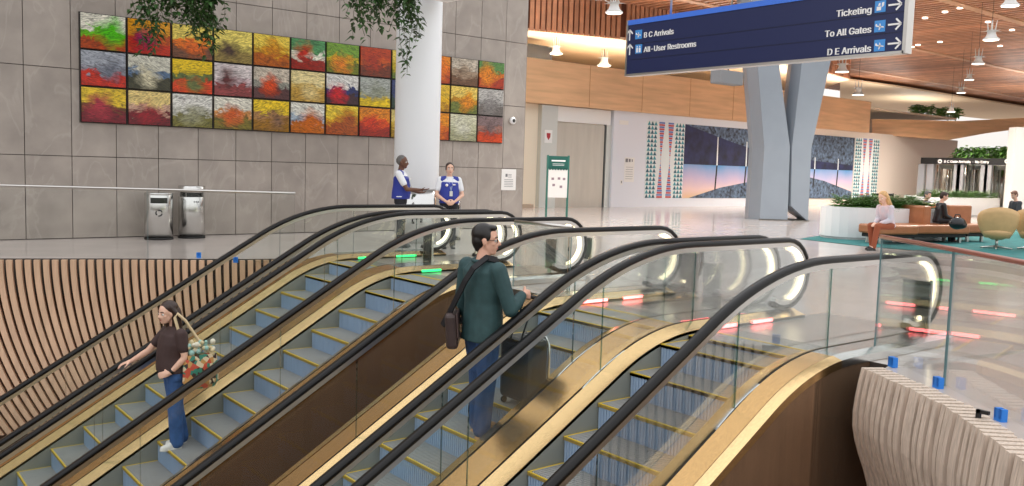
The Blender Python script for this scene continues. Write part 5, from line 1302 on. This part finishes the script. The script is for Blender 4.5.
seated('person with long blonde hair in a pale pink jacket sitting on the tan bench', PK, lf+.05, 1.5, SKIN_C, HAIRY, mat('pale_pink_jacket', (226, 196, 200), .7, 0, .2, 5, c2=(190, 198, 210)), mat('rust_trousers', (146, 74, 44), .7), BLKSH, .42, .3, .2, .3, long_hair, ((.36, .08, .62), (.36, -.06, .62)), (.52, .36))
MK = seat_at(941, 224)+AYv*.1
seated('person in a black jacket sitting on the tan sofa, looking down', MK, lf+PI-.4, 1.42, SKIN_A, HAIRB, mat('black_leather_jacket', (32, 32, 36), .35), NAVYT, BLKSH, .44, .15, -.2, .3, short_hair, ((.4, .06, .66), (.4, -.06, .66)))
GK = seat_at(952, 222)+AYv*.9
seated('grey haired person seated behind the tan sofa, only the head in view', GK, lf+PI/2+.2, 1.42, SKIN_A, HAIRG, mat('grey_jumper', (112, 116, 124), .7), NAVYT, BLKSH, .42, .1, 0, .2, short_hair, ((.4, .06, .66), (.4, -.06, .66)))
q = seat_at(1017, 220)
seated('person with reddish hair seated at the right edge, looking down', q, lf-.2, 1.5, SKIN_A, mat('hair_auburn', (104, 66, 46), .5), mat('dark_grey_jacket', (56, 58, 64), .7), NAVYT, BLKSH, .44, .2, .1, .4, short_hair, ((.4, .06, .66), (.4, -.06, .66)))
# black bag on the sofa
q = seat_at(957, 229); t = thing('handbag', q+V((0, 0, .42)), 'shiny black bag on the front edge of the tan sofa', 'bag')
bm = B(); ball(bm, q+V((0, 0, .42+.12)), .2, .13, .13, Matrix.Rotation(math.atan2(AX.y, AX.x), 3, 'Z'), u=20, v=14); ball(bm, q+AX*.08+V((0, 0, .42+.09)), .15, .13, .09); fin('bag_body', bm, mat('shiny_black', (24, 24, 28), .25, 0, .3, 9), t)
bm = B(); tube(bm, [q-AX*.1+V((0, 0, .64)), q-AX*.07+V((0, 0, .72)), q+AX*.05+V((0, 0, .72)), q+AX*.08+V((0, 0, .64))], .012, 8); fin('handle', bm, BLACKM, t)

# ------------------------------------------------------------------ light
W = bpy.data.worlds.new('sky'); SC.world = W; W.use_nodes = True; nt = W.node_tree
bg = nt.nodes['Background']; tc = nt.nodes.new('ShaderNodeTexCoord'); sp = nt.nodes.new('ShaderNodeSeparateXYZ'); cr = nt.nodes.new('ShaderNodeValToRGB')
nt.links.new(tc.outputs['Generated'], sp.inputs[0])
mr = nt.nodes.new('ShaderNodeMapRange'); mr.inputs['From Min'].default_value = -1; nt.links.new(sp.outputs['Z'], mr.inputs['Value'])
nt.links.new(mr.outputs['Result'], cr.inputs['Fac'])
e = cr.color_ramp.elements; e[0].position = .42; e[0].color = (.16, .13, .11, 1); e[1].position = 1; e[1].color = (1, 1, 1.03, 1)
x = cr.color_ramp.elements.new(.5); x.color = (.62, .58, .54, 1); x = cr.color_ramp.elements.new(.62); x.color = (.92, .91, .9, 1)
nt.links.new(cr.outputs['Color'], bg.inputs['Color']); bg.inputs['Strength'].default_value = 1.05
SC.view_settings.exposure = .5

def up_fill(name, loc, size, energy, rot, col=(1, .96, .9)):
    l = bpy.data.lights.new(name, 'AREA'); l.shape = 'RECTANGLE'; l.size, l.size_y = size; l.energy = energy; l.color = col
    o = bpy.data.objects.new(name, l); COL.objects.link(o); o.location = loc; o.rotation_euler = rot; return o
# added fill lamps hidden behind the wood fascia, brightening the soffit
for x in (17, 23, 29, 35, 40): up_fill('soffit_fill', (x, 24.9, 5.06), (5, .4), 95, (PI, 0, 0))
for p in ((54, 22), (52, 29), (62, 25), (64, 33)): up_fill('far_ceiling_fill', (p[0], p[1], 5.1), (5, 1), 110, (PI, 0, 0))  # unseen uplights added to brighten the far ceiling
